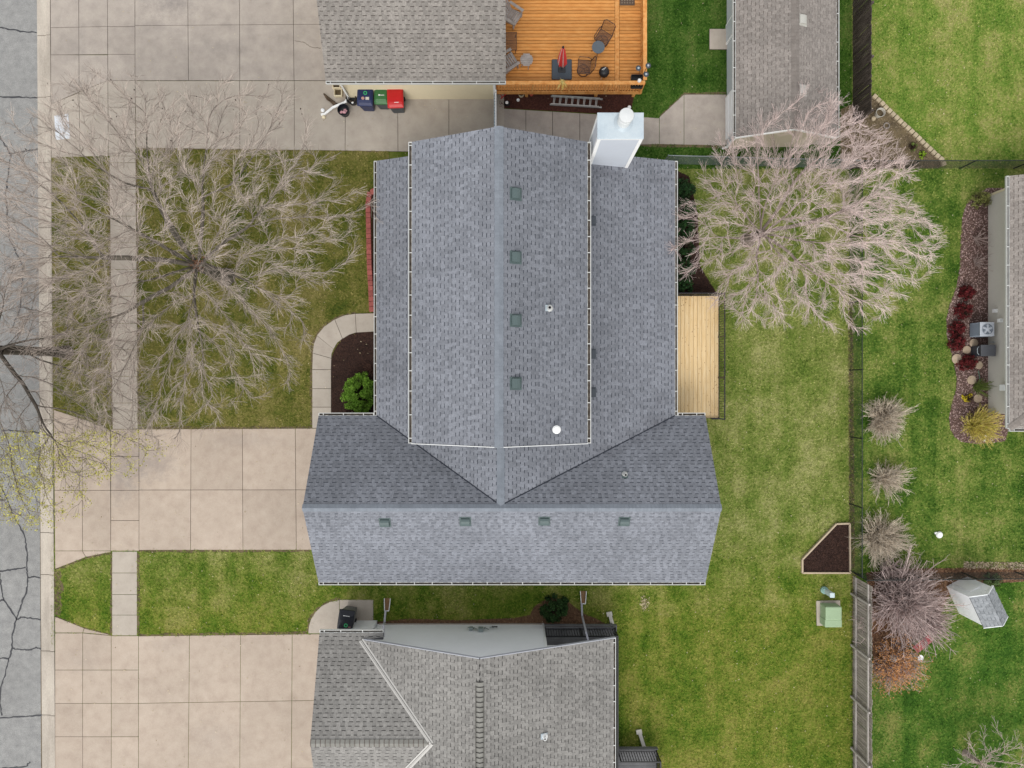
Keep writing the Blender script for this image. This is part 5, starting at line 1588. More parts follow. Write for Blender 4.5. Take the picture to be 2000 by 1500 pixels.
MB().tube([(c.x - .05, c.y, DZ + .5), (c.x, c.y + .05, DZ + .57), (c.x + .06, c.y + .12, DZ + .5)], .012, 6).build('handle', M_alu, fpt)

def adirondack(label, loc, rz):
    t = thing('adirondack_chair', label, 'chair', (0, 0, 0), 'weathered slatted chairs')
    for k in range(6): MB().box((0, -.28 + k * .1, .36 - k * .018), (.56, .08, .022)).build('seat_slat', M_teak, t)
    for k in range(6):
        x = -.25 + k * .1; f = x * .18
        MB().beam((x, .24, .3), (x + f * 2.2, .62, .95 - abs(x) * .35), .082, .02).build('back_slat', M_teak, t)
    for s in (-1, 1):
        MB().box((s * .36, .0, .57), (.13, .74, .025)).build('armrest', M_teak, t, bevel=.01)
        MB().box((s * .32, -.3, .29), (.09, .03, .56)).build('leg', M_teak, t)
        MB().beam((s * .3, -.3, .34), (s * .3, .5, .06), .03, .12).build('side_rail', M_teak, t)
    MB().box((0, -.34, .33), (.62, .03, .1)).build('apron', M_teak, t)
    t.location = loc; t.rotation_euler = (0, 0, rz)
    return t
adirondack('weathered grey slatted chair near the top of the deck', Pd(1000, 38), R(56))
adirondack('weathered grey slatted chair beside the round slatted table', Pd(993, 128), R(122))
rt = thing('slatted_side_table', 'round weathered slatted side table on the cedar deck', 'table', tuple(Pd(1028, 126)))
c = Pd(1028, 126)
for k in range(7):
    yy = -.24 + k * .08; hw = math.sqrt(max(.002, .285 ** 2 - yy ** 2))
    MB().box((c.x, c.y + yy, DZ + .47), (2 * hw, .072, .022), 0).build('slat', M_teak, rt)
for k in range(4): a = k * math.pi / 2 + .4; MB().beam((c.x + .16 * math.cos(a), c.y + .16 * math.sin(a), DZ + .45), (c.x + .24 * math.cos(a), c.y + .24 * math.sin(a), DZ), .04, .03).build('leg', M_teak, rt)
ft = thing('wire_bench', 'dark wire mesh bench half hidden under the garage eave', 'bench', tuple(Pd(998, 90)))
c = Pd(996, 89)
MB().tube([(c.x - .6, c.y - .4, DZ + .42), (c.x + .3, c.y - .4, DZ + .42), (c.x + .3, c.y + .4, DZ + .42), (c.x - .6, c.y + .4, DZ + .42)], .015, 6, closed=True).build('frame', M_iron, ft)
sm = MB()
for k in range(18): sm.beam((c.x - .58 + k * .05, c.y - .39, DZ + .42), (c.x - .58 + k * .05, c.y + .39, DZ + .42), .03, .006)
sm.build('mesh_seat', M_irmesh, ft)
for x in (-.55, .27):
    for y in (-.36, .36): MB().tube([(c.x + x, c.y + y, DZ + .42), (c.x + x * .9, c.y + y, DZ)], .014, 6).build('leg', M_iron, ft)
mt = thing('door_mat', 'small brown patterned mat at the top of the deck', 'mat', tuple(Pd(1225, 4)))
c = Pd(1225, 2)
MB().box((c.x, c.y, DZ + .02), (.68, .42, .03)).build('mat', plain('mat_brown', C(96, 80, 68), .9), mt, bevel=.02)
for k in range(5):
    for j in range(3): MB().box((c.x - .24 + k * .12, c.y - .1 + j * .1, DZ + .038), (.05, .05, .006), .78).build('mat_diamond', plain('mat_tan', C(150, 132, 112), .9) if k + j == 0 else bpy.data.materials['mat_tan'], mt)
pl = thing('black_planter', 'black planter box hooked on the deck corner rail', 'planter', tuple(Pd(1245, 158)))
for (px, py) in ((1243, 154), (1243, 168)):
    c = P(px, py, DZ + .62); mb = MB()
    for sx, sy, lx, ly in ((0, .11, .5, .02), (0, -.11, .5, .02), (.25, 0, .02, .2), (-.25, 0, .02, .2)): mb.box((c.x + sx, c.y + sy, DZ + .7), (lx, ly, .2))
    mb.box((c.x, c.y, DZ + .65), (.48, .2, .02)); mb.build('trough', M_black, pl)
so_ = thing('solar_lights', 'cluster of three solar stake lights on the deck corner', 'garden lights', tuple(Pd(1250, 150)))
b0 = P(1249, 158, DZ + .95)
for (px, py) in ((1247, 133), (1266, 128), (1262, 145)):
    e = P(px, py, 2.6)
    MB().tube([b0, b0.lerp(e, .6) + Vector((0, 0, .2)), e - Vector((0, 0, .05))], .012, 6).build('stem', M_black, so_)
    MB().lathe(e - Vector((0, 0, .05)), [(.04, 0), (.115, .03), (.12, .05), (.1, .06), (.02, .065)], 18).build('solar_lamp', M_greylid, so_)
    MB().lathe(e + Vector((0, 0, .015)), [(.05, 0), (.045, .008), (.01, .01)], 12).build('solar_cell', M_metal, so_)
wl_ = thing('white_lantern', 'small white lantern on the deck corner rail', 'lantern', tuple(P(1248, 159, DZ + .97)))
MB().lathe(P(1248, 159, DZ + .97), [(.06, 0), (.08, .04), (.08, .14), (.03, .2), (.01, .21)], 16).build('lantern', M_white, wl_)
# under the deck rail ---------------------------------------------------------
ld = thing('ladder', 'silver aluminium extension ladder lying on red mulch', 'ladder', tuple(P(1127, 198, .1)))
A0, A1, B0, B1 = P(1076, 188, .18), P(1177, 194, .18), P(1074, 204, .18), P(1175, 210, .18)
for a, b in ((A0, A1), (B0, B1)): MB().beam(a, b, .045, .08).build('stile', M_alu, ld)
for a, b in ((A0, A1), (B0, B1)): MB().beam(a.lerp(b, .02) + Vector((0, 0, .09)), a.lerp(b, .94) + Vector((0, 0, .09)), .035, .07).build('stile', M_alu, ld)
for k in range(8):
    for o_ in (0, .022): 
        tt = .06 + k * .116 + o_
        MB().beam(A0.lerp(A1, tt) + Vector((0, 0, .05 + o_)), B0.lerp(B1, tt) + Vector((0, 0, .05 + o_)), .028, .03).build('rung', M_alu, ld)
ht = thing('hand_cart', 'red hand cart with white hubbed wheel by the side gate', 'cart', tuple(P(986, 195, .1)))
MB().tube([P(976, 181, .5), P(981, 190, .4), P(988, 184, .35), P(986, 178, .5)], .025, 6).build('frame', M_red, ht)
MB().tube([P(981, 190, .4), P(978, 193, .3)], .025, 6).build('handle', M_red, ht)
c = P(990, 202, .22); MB().tube([c + Vector((0, -.03, -.03)), c + Vector((0, .03, .05))], .14, 18).build('wheel', M_rubber, ht)
MB().lathe(c + Vector((0, -.02, .14)), [(.07, 0), (.07, .02), (.03, .025)], 14).build('hub', M_white, ht)
for (px, py, lab, m, r_) in ((1018, 186, 'white bucket on red mulch under the deck edge', M_siding_c, .14), (1038, 184, 'coral red flower pot on mulch below the deck', plain('coral', C(226, 96, 84), .6), .11)):
    c = P(px, py, .1); tub('bucket', lab, 'bucket', c, r_, .26, m, M_mulch)
c = P(1012, 196, .1); t = thing('white_saucer', 'small white saucer lying on mulch near the bucket', 'saucer', tuple(c)); MB().lathe(c, [(.06, 0), (.075, .03), (.06, .02), (.01, .015)], 14).build('dish', M_white, t)
c = P(1222, 210, .1); t = thing('garden_statue', 'small white garden ornament behind the chimney on mulch', 'ornament', tuple(P(1225, 214, .1)))
MB().lathe(P(1226, 216, .1), [(.1, 0), (.12, .1), (.06, .3), (.09, .42), (.05, .5), (.01, .52)], 12).build('figure', M_siding_w, t, smooth=True)
sw_ = MB().prism([P2(109, 228), P2(136, 224), P2(140, 272), P2(112, 275)], .102, .116).build('utility_cover', plain('white_cover', C(232, 236, 242), .6))
props(sw_, 'flat white rectangular cover plate on the driveway apron near the kerb', 'cover plate')

# ================================================================== YARD OBJECTS
tf = thing('utility_transformer', 'pale green transformer box on a concrete pad in back lawn', 'utility box', tuple(P(1618, 1198, .08)))
M_tgreen = plain('transformer_green', C(166, 190, 152), .5)
MB().prism([P2(1592, 1172), P2(1638, 1171), P2(1640, 1220), P2(1593, 1220)], .05, .15).build('pad', M_conc_pale, tf, bevel=.01)
x0, x1, y0, y1 = 14.36, 15.12, -11.16, -10.2
MB().prism([(x0, y1 - .62), (x1 - .01, y1 - .62), (x1 - .01, y1), (x0, y1)], .15, .78).build('cabinet', M_tgreen, tf, bevel=.05)
MB().prism([(x0 - .01, y0), (x1 + .01, y0), (x1 + .01, y1 - .6), (x0 - .01, y1 - .6)], .15, .74).build('lid', M_tgreen, tf, bevel=.035)
MB().box(((x0 + x1) / 2, y0 - .01, .42), (.06, .03, .12)).build('lock', M_alu, tf)
pdl = thing('telecom_pedestal', 'pale blue telecom pedestal north of the green transformer box', 'utility box', tuple(P(1609, 1152, .08)))
a, b = P(1609, 1151, .1), P(1620, 1164, .78)
c = P(1609, 1152, .1)
MB().lathe(c, [(.17, 0), (.17, .12), (.13, .14), (.13, .2)], 18).build('base', plain('pedestal_teal', C(150, 188, 180), .5), pdl)
MB().box((c.x + .04, c.y - .02, .5), (.2, .2, .72)).build('post', plain('pedestal_white', C(206, 224, 228), .5), pdl, bevel=.03)
MB().box((c.x + .04, c.y - .02, .88), (.22, .22, .05)).build('cap', plain('pedestal_white_b', C(212, 228, 232), .5), pdl, bevel=.02)
vc = thing('lawn_valve', 'small white valve cap in the green lawn east of fence', 'valve cap', tuple(P(1833, 1043, .08)))
MB().lathe(P(1833, 1044, .08), [(.14, 0), (.16, .08), (.12, .14), (.02, .15)], 14).build('cap', M_white, vc)
MB().box(tuple(P(1827, 1041, .1)), (.1, .08, .08), .4).build('lug', M_white, vc)
# splash blocks
for (q0, q1, lab) in (((757, 1168), (756, 1192), 'white splash trough with brown inside near the bin pad'), ((1139, 1154), (1139, 1178), 'white splash trough with brown inside beside the round shrub')):
    t = thing('splash_block', lab, 'splash block', tuple(P(*q0, .1)))
    a, b = P(*q0, .1), P(*q1, .1)
    MB().add([a + Vector((-.13, 0, .02)), a + Vector((.13, 0, .02)), b + Vector((.09, 0, .04)), b + Vector((-.09, 0, .04))], [(3, 2, 1, 0)]).build('floor', plain('splash_brown', C(150, 116, 84), .9), t)
    MB().beam(a + Vector((-.14, 0, .05)), b + Vector((-.1, 0, .06)), .03, .1).build('side', M_white, t); MB().beam(a + Vector((.14, 0, .05)), b + Vector((.1, 0, .06)), .03, .1).build('side', M_white, t)
    MB().beam(b + Vector((-.1, 0, .06)), b + Vector((.1, 0, .06)), .03, .1).build('end', M_white, t)
for (q0, q1, lab) in (((1191, 1200), (1197, 1222), 'grey splash strip at the porch deck corner'), ((1249, 1430), (1259, 1462), 'grey splash strip above the bottom landing')):
    t = thing('splash_strip', lab, 'splash strip', tuple(P(*q0, .1)))
    a, b = P(*q0, .14), P(*q1, .2); MB().beam(a, b, .16, .05).build('strip', M_siding_g, t); MB().box(a + Vector((-.02, .02, 0)), (.26, .2, .06), .2).build('mouth', M_siding_g, t)

# AC unit, storage bin, stepping stones by the east house
ac = thing('air_conditioner', 'white square air conditioner with round fan by grey wall', 'air conditioner', (21.65, 2.5, .1))
cx, cy, w_ = 21.66, 2.5, .62
body = MB().box((cx, cy, .5), (w_, w_, .76)).build('cabinet', plain('ac_grey', C(120, 130, 142), .5), ac, bevel=.06, seg=3)
for k in range(9): MB().box((cx, cy, .2 + k * .075), (w_ + .02, w_ + .02, .02)).build('louvre', plain('ac_louvre', C(150, 160, 172), .5) if k == 0 else bpy.data.materials['ac_louvre'], ac, bevel=.008)
MB().box((cx, cy, .9), (w_ + .03, w_ + .03, .05)).build('top_panel', plain('ac_white', C(214, 220, 230), .45), ac, bevel=.02)
MB().lathe((cx, cy, .926), [(.25, 0), (.25, .005), (.02, .006)], 24).build('fan_well', plain('ac_dark', C(112, 124, 138), .6), ac)
for k in range(5): a = k * 1.257 + .3; MB().beam((cx, cy, .945), (cx + .22 * math.cos(a), cy + .22 * math.sin(a), .94), .085, .012).build('fan_blade', bpy.data.materials['ac_white'], ac)
MB().lathe((cx, cy, .945), [(.07, 0), (.07, .025), (.02, .03)], 16).build('fan_hub', bpy.data.materials['ac_white'], ac)
for r_ in (.12, .18, .245): MB().tube([(cx + r_ * math.cos(a), cy + r_ * math.sin(a), .955) for a in np.linspace(0, 6.28, 24, endpoint=False)], .006, 5, closed=True).build('grille_ring', bpy.data.materials['ac_white'], ac)
sb = thing('storage_bin', 'dark grey storage bin with sloped lid against grey wall', 'storage bin', (21.75, 1.55, .1))
c = (21.72, 1.53)
MB().prism([(c[0] - .28, c[1] - .24), (c[0] + .3, c[1] - .24), (c[0] + .3, c[1] + .24), (c[0] - .28, c[1] + .24)], .1, .85).build('body', plain('bin_charcoal', C(58, 62, 70), .5), sb, bevel=.03)
MB().slab([(c[0] - .3, c[1] - .26, .86), (c[0] + .32, c[1] - .26, .95), (c[0] + .32, c[1] + .26, .95), (c[0] - .3, c[1] + .26, .86)], .05).build('lid', plain('lid_grey', C(96, 98, 104), .5), sb, bevel=.015)
MB().tube([(c[0] - .3, c[1] - .18, .7), (c[0] - .38, c[1] - .1, .72), (c[0] - .38, c[1] + .1, .72), (c[0] - .3, c[1] + .18, .7)], .016, 6).build('handle', M_metal, sb)
M_step = MAT('stepping_stone', [C(184, 162, 140), C(206, 186, 162)], 5, .9, .1, 40, .2, rand=.06)
for (px, py, r_, lab) in ((1901, 670, .2, 'topmost, beside the air conditioner'), (1887, 683, .19, 'half under red shrub left of storage bin'), (1868, 701, .235, 'largest one, at the lawn edge'),
                          (1911, 713, .18, 'half hidden right of the lowest red shrub'), (1897, 742, .21, 'above the green tufted grass'), (1909, 778, .2, 'lowest one, beside the yellow flowers')):
    c = P(px, py, .1); t = thing('stepping_stone', 'round tan stepping stone, ' + lab, 'stepping stone', tuple(c), 'round stepping stones')
    MB().lathe(c, [(r_ * .97, 0), (r_, .02), (r_, .045), (r_ * .95, .055), (.02, .056)], 22).build('disc', M_step, t)
hose = MB().tube([P(1911, 724, .13), P(1913, 735, .14), P(1914, 745, .13)], .016, 6).build('garden_hose', plain('hose_green', C(110, 150, 130), .5)); props(hose, 'short pale green hose end on rock bed by grey wall', 'hose')
pst = thing('downspout_outlet', 'white downspout outlet poking from yellow ornamental grass', 'pipe', tuple(P(1922, 862, .1)))
MB().beam(P(1929, 812, .3), P(1923, 862, .14), .09, .07).build('pipe', M_siding_w, pst)

# playhouse ---------------------------------------------------------------
ph = thing('playhouse', 'small white playhouse with grey shingle roof on green lawn', 'playhouse', tuple(P(1895, 1165, 0)))
A, B_, C_, D_ = P(1893.3, 1166, 1.85), P(1921.9, 1226.6, 1.85), P(1970.3, 1204, 1.85), P(1939.5, 1143.6, 1.85)
dd_ = (B_ - A).normalized(); ee_ = Vector((-dd_.y, dd_.x, 0)); wd_ = (D_ - A).dot(ee_)
D_ = A + ee_ * wd_; C_ = B_ + ee_ * wd_
ri = Vector((0, 0, .45))
R0, R1 = (A + D_) / 2 + ri, (B_ + C_) / 2 + ri
SH_P = shingle_mats('playhouse', [C(138, 142, 146), C(156, 160, 164), C(170, 172, 176)], C(120, 124, 128), .05)
roof_plane(ph, [A, B_, R1, R0], SH_P, seed=31, expo=.15, thick=.05); roof_plane(ph, [D_, C_, R1, R0], SH_P, seed=32, expo=.15, thick=.05)
ce = (A + B_ + C_ + D_) / 4
ins = [ce + (q - ce) * .93 for q in (A, B_, C_, D_)]
M_ph = plain('playhouse_white', (.83, .85, .87, 1), .5)
MB().prism([tuple(q.xy) for q in ins], 0.05, 1.84).build('wall', M_ph, ph)
r0 = (ins[0] + ins[3]) / 2; r1 = (ins[1] + ins[2]) / 2
for i0, i1, r_ in ((ins[0], ins[3], r0), (ins[1], ins[2], r1)): MB().add([i0, i1, r_ + ri * .9, i0 * .98 + r_ * .02, i1 * .98 + r_ * .02, (r_ + ri * .9)], [(0, 1, 2)]).build('gable_wall', M_ph, ph)
for a, b in ((A, R0), (R0, D_), (B_, R1), (R1, C_)): MB().beam(a - Vector((0, 0, .03)), b - Vector((0, 0, .03)), .03, .08).build('rake_board', M_ph, ph)
f = (ins[0] - ins[1]).normalized()
m_ = (ins[0] + ins[3]) / 2; MB().box((m_.x + f.x * .012, m_.y + f.y * .012, .75), (.5, .02, 1.3), math.atan2(f.y, f.x) - math.pi / 2).build('door', M_siding_w, ph)
# red bench in the shrubs
bn = thing('red_bench', 'faded red bench seat poking out of the grey lilac bush', 'bench', tuple(P(1802, 1256, 0)))
a, b = P(1787, 1270, .5), P(1819, 1244, .5); d = (b - a).normalized(); s_ = Vector((-d.y, d.x, 0))
M_faded = MAT('faded_red', [C(168, 84, 88), C(190, 110, 112)], 4, .8, .1, 40, rand=.06)
for k in range(3): MB().beam(a + s_ * (k - 1) * .125, b + s_ * (k - 1) * .125, .115, .035).build('seat_board', M_faded, bn)
for t_ in (.12, .88):
    for k in (-1, 1): q = a.lerp(b, t_) + s_ * k * .13; MB().box((q.x, q.y, .26), (.05, .05, .44)).build('leg', M_siding_w, bn)
bb = thing('bird_bath', 'white bird bath bowl at the end of red bench', 'bird bath', tuple(P(1788, 1279, .08)))
MB().lathe(P(1788, 1279, .08), [(.1, 0), (.05, .08), (.04, .3), (.13, .36), (.15, .4), (.11, .37), (.01, .35)], 16).build('bowl', M_siding_w, bb)
sp_ = thing('wire_sphere', 'round wire garden sphere in the orange bush', 'ornament', tuple(P(1745, 1285, .2)))
c = P(1745, 1286, .95)
for k in range(4):
    a = k * math.pi / 4
    MB().tube([c + Vector((.17 * math.cos(t) * math.cos(a), .17 * math.cos(t) * math.sin(a), .17 * math.sin(t))) for t in np.linspace(0, 6.28, 20, endpoint=False)], .012, 5, closed=True).build('hoop', M_oldrail, sp_)
MB().tube([c - Vector((0, 0, .17)), c - Vector((0, 0, .9))], .012, 5).build('stake', M_oldrail, sp_)
# pots in the corner bed
tub('planter_pot', 'grey ring shaped planter pot in the corner bed', 'pot', P(1714, 224, .1), .2, .3, M_siding_g, M_soil)
for (px, py, lab, m) in ((1704, 233, 'small tan flower pot beside the ring planter', M_block), (1699, 217, 'pale field stone by the dark fence end', M_siding_c), (1731, 246, 'brown coiled wire wreath on the corner bed', M_oldwood)):
    c = P(px, py, .1); t = thing('garden_ornament', lab, 'ornament', tuple(c))
    if m is M_oldwood: MB().tube([c + Vector((.13 * math.cos(a), .13 * math.sin(a), .03)) for a in np.linspace(0, 6.28, 16, endpoint=False)], .03, 6, closed=True).build('ring', m, t)
    else: MB().lathe(c, [(.08, 0), (.11, .08), (.1, .14), (.03, .17)], 12).build('body', m, t)

# ================================================================== TREES
def bark(name, a, b, isl=0.0): return MAT(name, [a, b], 4, .9, .15, 40, island=isl)
TA = [bark('ash_bark', C(82, 76, 68), C(122, 114, 102)), bark('ash_branch', C(124, 115, 106), C(162, 150, 140)), bark('ash_twig', C(182, 167, 156), C(222, 206, 194), .5)]
TB = [bark('maple_bark', C(132, 118, 110), C(168, 152, 142)), bark('maple_branch', C(170, 152, 144), C(202, 184, 176)), bark('maple_twig', C(226, 200, 194), C(252, 232, 226), .4)]
TC = [bark('linden_bark', C(66, 60, 54), C(98, 90, 80)), bark('linden_branch', C(100, 92, 84), C(132, 122, 112)), bark('linden_twig', C(146, 134, 126), C(186, 172, 162), .25)]
b = P(442, 541, .08)
t1, p3, p4 = bare_tree('bare_tree', 'large bare grey-brown tree on the front lawn with spreading limbs', b, 21, (b.x - .15, b.y + .1, 2.7), .26, TA, (-14.4, 5.8, 0), (7.9, 7.7), 3.6, 5.2, npts=2800, step=.24, kill=.35, twigs=(4, .55), tw=.0064)
rng = np.random.default_rng(4)
fk = np.array((b.x - .12, b.y + .1, 2.95))
V, F = leaf_quads(rng, fk + rng.normal(0, .14, (220, 3)) * np.array([1, 1, .5]), .06, .8)
nest = np_mesh('leaf_nest', V, F, MAT('dead_leaf', [C(120, 84, 62), C(176, 132, 104)], 9, .9, .2, 40, island=.3)); props(nest, 'clump of dead leaves caught in the fork of the front tree', 'nest')
# a few seed clusters left on the north side
sel = p4[(p4[:, -1, 1] > b.y + 4.0)][:, -1]
sel = sel[rng.choice(len(sel), 60, replace=False)]
V, F = leaf_quads(rng, sel, .045, 1)
np_mesh('seed_pods', V, F, plain('seed_brown', C(58, 46, 40), .9), t1, 'stuff')

b = P(131, 688, .08)
t2, p3, p4 = bare_tree('street_tree', 'dark limbed kerbside tree with yellow-green buds at the left edge', b, 9, (b.x - .1, b.y - .1, 4.3), .19, TC, (-20.4, -.3, 0), (5.4, 5.8), 3.4, 4.0, npts=2300, kill=.33, twigs=(2, .55), tw=.008)
tips = np.concatenate([p4[:, -1], p4[:, 2]])
low = tips[(tips[:, 1] < b.y - 3.4)]
k_ = np.repeat(low, 5, axis=0); k_ = k_ + rng.normal(0, .07, k_.shape)
V, F = leaf_quads(rng, k_, .034, .7)
np_mesh('buds', V, F, MAT('yellow_green_bud', [C(176, 170, 70), C(206, 200, 108)], 5, .8, .1, 40, island=.25), t2, 'stuff')

b = Vector((11.0, 6.7, .08))
t3, _, _ = bare_tree('bare_tree', 'pale pinkish bare tree in back yard over the garage corner', b, 33, (b.x + .05, b.y, 1.7), .2, TB, (12.4, 7.0, 0), (5.5, 5.1), 2.6, 4.2, npts=1900, step=.21, kill=.31, twigs=(4, .48), tw=.0066)
b = P(1885, 1470, .08)
bare_tree('bare_tree', 'small bare tree at the bottom right corner of the far lawn', b, 41, (b.x + .1, b.y, .9), .1, TB, (b.x + .3, b.y - .2, 0), (2.3, 2.3), 1.6, 2.6, npts=260, step=.2, kill=.34, twigs=(2, .4), tw=.008)

# ================================================================== SHRUBS
M_greytwig = bark('grey_twig', C(204, 188, 168), C(238, 224, 204), .45)
for k, (px, py, r_, lab, rz) in enumerate(((1721, 816, .92, 'round grey leafless shrub, highest of three east of the chain fence', .9), (1722, 931, .86, 'grey leafless shrub, middle one of three east of the chain fence', .9), (1714, 1048, 1.08, 'grey leafless shrub, lowest and widest of three east of the chain fence', .9))):
    twig_shrub('leafless_shrub', lab, P(px, py, .08), r_ * 1.3, 1.15, 260 if k != 1 else 120, M_greytwig, 50 + k, k3=12, tw=.008, lean=(0, 0) if k != 1 else (.15, -.1), group='grey leafless shrubs')
M_lilac = bark('lilac_twig', C(190, 168, 164), C(228, 208, 202), .45)
for k, (px, py, r_, h_, n_, lab) in enumerate(((1752, 1170, 1.95, 2.3, 420, 'wide grey lilac bush between weathered fence and white playhouse'), (1732, 1118, .8, 1.2, 90, 'small grey twiggy bush at the top of the weathered fence'), (1800, 1205, 1.15, 1.7, 160, 'grey twiggy bush beside the red bench'))):
    twig_shrub('lilac_bush', lab, P(px, py, .08), r_ * 1.15, h_, int(n_ * .8), M_lilac, 60 + k, k3=9, tw=.0105, group='grey twiggy bushes')
ob_, pp3 = twig_shrub('orange_bush', 'orange leaved twiggy bush below the lilac by the fence', P(1742, 1292, .08), 1.5, 1.3, 230, M_lilac, 66, k3=7, tw=.006)
c = pp3[:, -1]; c = np.repeat(c, 4, axis=0) + rng.normal(0, .05, (len(c) * 4, 3))
V, F = leaf_quads(rng, c, .032, .7); np_mesh('leaves', V, F, MAT('orange_leaf', [C(196, 132, 78), C(222, 168, 112)], 6, .8, .1, 40, island=.35), ob_, 'stuff')
M_barb = MAT('barberry_leaf', [C(84, 22, 26), C(124, 40, 42)], 6, .8, .1, 40, island=.45)
M_stem = bark('shrub_stem', C(70, 54, 44), C(100, 80, 64))
for k, (px, py, lab) in enumerate(((1884, 573, 'topmost, above the air conditioner'), (1878, 607, 'second from top, left of the utility boxes'), (1866, 643, 'middle one, left of the air conditioner'), (1864, 670, 'fourth from top, beside the half hidden stone'), (1885, 709, 'lowest one, below the storage bin'))):
    leaf_shrub('barberry_shrub', 'dark red barberry shrub, ' + lab, P(px, py, .08), .43 + .04 * (k == 4), .42, .55, 1500, .035, M_barb, M_stem, 70 + k, group='red barberry shrubs')
M_spring = MAT('spring_leaf', [C(104, 152, 36), C(156, 200, 76)], 5, .8, .1, 40, island=.4)
M_dkgreen = MAT('evergreen_leaf', [C(30, 58, 26), C(62, 94, 40)], 5, .85, .1, 40, island=.45)
M_yew = MAT('yew_leaf', [C(26, 56, 26), C(52, 90, 42)], 5, .85, .1, 40, island=.45)
leaf_shrub('green_shrub', 'bright green round shrub in the front mulch bed', P(708, 768, .08), .98, .98, 1.15, 13000, .035, M_spring, M_stem, 80, nl=90, lump=.16)
leaf_shrub('boxwood_shrub', 'dark green clipped round shrub beside the white gable wall', P(1083, 1184, .08), .72, .72, .95, 9000, .03, M_dkgreen, M_stem, 81, nl=34, lump=.2, shell=.7)
for k, py in enumerate((372, 410, 448, 488, 528, 556)):
    leaf_shrub('yew_shrub', 'dark green yew along the house wall, %s' % ('northmost of six', 'second of six from the north', 'third of six from the north', 'fourth of six from the north', 'fifth of six from the north', 'southmost, by the pine deck')[k], P(1334 - (k > 4) * 4, py, .08), .55, .55, .8, 3600, .035, M_yew, M_stem, 90 + k, group='yews along the back wall')
M_yel = MAT('straw_yellow', [C(216, 188, 96), C(242, 222, 150)], 5, .85, .1, 40, island=.35)
M_ygr = MAT('yellow_green_stem', [C(200, 190, 70), C(236, 224, 120)], 5, .85, .1, 40, island=.3)
twig_shrub('ornamental_grass', 'big arching yellow shrub at the corner of the grey house', P(1898, 831, .08), 1.0, 1.35, 240, [M_yel, M_ygr], 100, k3=6, tw=.008, lean=(.25, .05))
M_grn = MAT('tuft_green', [C(88, 110, 44), C(130, 146, 72)], 5, .85, .1, 40, island=.3)
twig_shrub('green_tuft', 'loose green arching tuft below the meter box', P(1902, 757, .08), .5, .8, 90, M_grn, 101, k3=4, tw=.006, lean=(.3, 0))
yf = P(1888, 778, .08)
leaf_shrub('yellow_flowers', 'bright yellow flowering plant beside the lowest stepping stone', yf, .3, .25, .3, 260, .05, MAT('yellow_petal', [C(206, 184, 30), C(228, 208, 60)], 5, .7, .1, 40, island=.2), M_stem, 102, cat='plant', nl=14)
leaf_shrub('olive_shrub', 'olive green loose shrub at the north corner of the grey house', P(1908, 394, .08), .5, .45, .8, 1500, .03, MAT('olive_leaf', [C(110, 116, 56), C(156, 158, 90)], 5, .8, .1, 40, island=.35), M_stem, 103)
M_paletw = bark('pale_twig', C(168, 146, 140), C(206, 186, 178), .2)
for k, (py, lab) in enumerate(((468, 'upper one of two'), (515, 'lower one of two'))):
    twig_shrub('bare_shrub', 'thin pale bare shrub by the grey wall, ' + lab, P(1905, py, .08), .55, .8, 22, M_paletw, 104 + k, k3=4, tw=.007, group='thin pale bare shrubs', lean=(.15, 0))
leaf_shrub('lime_plant', 'small lime green plant in the corner bed', P(1799, 303, .08), .2, .2, .3, 240, .04, MAT('lime_leaf', [C(140, 180, 40), C(180, 206, 70)], 5, .7, .1, 40, island=.2), M_stem, 106, cat='plant', nl=12)
leaf_shrub('grey_plant', 'pale green seedling up the corner bed from the lime plant', P(1780, 287, .08), .28, .25, .25, 160, .035, M_grn, M_stem, 107, cat='plant', nl=12)
leaf_shrub('evergreen_plant', 'small green spreading plant behind the white playhouse', P(1935, 1133, .08), .5, .4, .4, 800, .035, MAT('sage_leaf', [C(84, 110, 62), C(120, 140, 86)], 5, .8, .1, 40, island=.3), M_stem, 108, cat='plant')
twig_shrub('bare_shrub', 'low brown bare shrub in the front mulch bed', P(728, 725, .08), .5, .55, 26, bark('brown_twig', C(96, 66, 56), C(128, 94, 80), .2), 109, k3=5, tw=.005, lean=(-.1, 0))
twig_shrub('dry_grass_clump', 'dry straw clump hanging over the deck rail', P(1098, 158, DZ + .98), .35, .25, 26, M_yel, 110, k3=2, tw=.006, lean=(0, -.25), cat='plant', flare=.04)

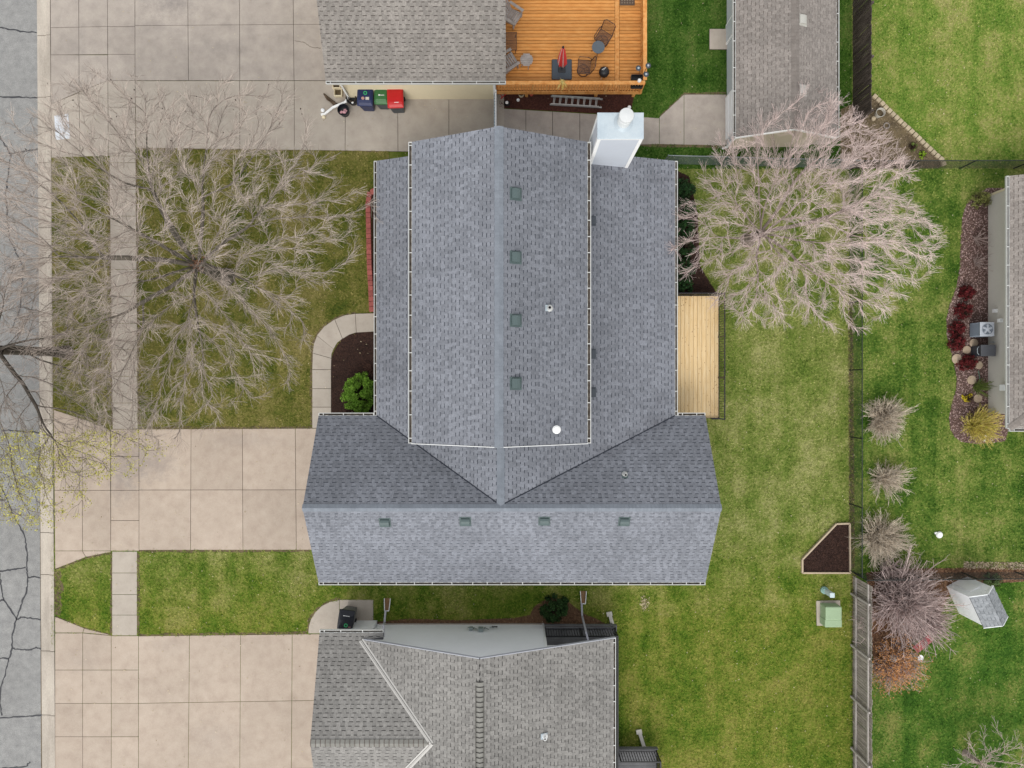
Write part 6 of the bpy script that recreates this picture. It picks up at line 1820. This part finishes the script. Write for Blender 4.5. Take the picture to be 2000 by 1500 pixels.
# ================================================================== GRASS BLADES AND LITTER
FOOT = [[(XW + .35, YS + .45), (XE - .35, YS + .45), (XE - .35, YN - .45), (XW + .35, YN - .45)], [(XL + .45, YN - .5), (XRt - .45, YN - .5), (XRt - .45, YT - .35), (XL + .45, YT - .35)],
        [(-9, -24), (1.46, -24), (1.46, -11.2), (-7.9, -11.05)], [(10.05, 11.1), (13.8, 11.1), (13.8, 20), (10.05, 20)], [(22.2, -1.4), (32, -1.4), (32, 8.8), (22.2, 8.8)],
        [(-7.6, 13.3), (-.78, 13.3), (-.78, 22), (-7.6, 22)]]
vx, vy = 24.8, 18.7
for i, (nm, (pp, cols, dry, dens, second)) in enumerate(LAWNS.items()):
    poly = px_poly(pp)
    xs = [p[0] for p in poly]; ys = [p[1] for p in poly]
    x0, x1, y0, y1 = max(min(xs), -vx), min(max(xs), vx), max(min(ys), -vy), min(max(ys), vy)
    rng = np.random.default_rng(200 + i)
    n = int((x1 - x0) * (y1 - y0) * dens * 0.34)
    pts = np.stack([rng.uniform(x0, x1, n), rng.uniform(y0, y1, n)], 1)
    pts = pts[inside(pts, poly)]
    jit = pts + rng.normal(0, .022, pts.shape)            # ragged edges along the paving
    ok = np.ones(len(pts), bool)
    for q in PAVED + FOOT: ok &= ~inside(jit, q)
    pts = pts[ok]
    n = len(pts); nb = 6                                   # every tuft: six blades from one crown
    az = rng.uniform(0, 2 * np.pi, (n, nb)); L = rng.uniform(.045, .10, (n, nb)); th = rng.uniform(.5, 1.25, (n, nb)); w_ = rng.uniform(.010, .02, (n, nb))
    crown = np.concatenate([pts, np.full((n, 1), LZ)], 1)
    d = np.stack([np.cos(az) * np.sin(th), np.sin(az) * np.sin(th), np.cos(th)], 2) * L[..., None]
    s_ = np.stack([-np.sin(az), np.cos(az), np.zeros((n, nb))], 2) * w_[..., None]
    a_ = crown[:, None, :] + d * .55 - s_ * .5; b_ = crown[:, None, :] + d + s_ * .35
    V = np.concatenate([crown[:, None, :], a_, b_], 1)      # (n, 1+2nb, 3)
    k0 = (np.arange(n) * (1 + 2 * nb))[:, None]
    F = np.stack([np.broadcast_to(k0, (n, nb)), k0 + 1 + np.arange(nb)[None], k0 + 1 + nb + np.arange(nb)[None]], 2).reshape(-1, 3)
    ob = np_mesh(nm.replace('lawn', 'grass') if nm != 'lawn' else 'grass', V.reshape(-1, 3), F, BLADE_MATS[nm])
    props(ob, {'lawn': 'olive and straw coloured short grass of the back lawn', 'front_lawn': 'olive short grass of the front lawn under the bare tree', 'garage_lawn': 'deep green grass strip beside the detached garage', 'corner_lawn': 'bright yellow-green grass of the top right lawn', 'east_lawn': 'rich green grass east of the chain fence', 'far_lawn': 'dark green grass around the white playhouse'}[nm], 'grass', kind='stuff')
# fallen leaves
rng = np.random.default_rng(77)
n = 2600
pts = np.stack([rng.uniform(-21, 24, n), rng.uniform(-18, 18, n)], 1)
for q in FOOT: pts = pts[~inside(pts, q)]
keep = (pts[:, 0] > -21.2)
pts = pts[keep]
V, F = leaf_quads(rng, np.concatenate([pts, np.full((len(pts), 1), .135)], 1), .028, .15)
lv = np_mesh('fallen_leaves', V, F, MAT('leaf_tan', [C(170, 150, 110), C(220, 208, 180)], 9, .9, .1, 40, island=.3)); props(lv, 'scattered dry tan leaves lying on lawns and paving', 'leaves', kind='stuff')
# a worn clump on the side lawn
n = 120; c = np.array(P(1259, 1178, .1)); V, F = leaf_quads(rng, c + rng.normal(0, 1, (n, 3)) * np.array([.08, .14, .015]), .05, .3)
ob = np_mesh('dead_leaf_pile', V, F, bpy.data.materials['leaf_tan']); props(ob, 'small pile of tan dead leaves on the side lawn', 'leaf pile', kind='stuff')
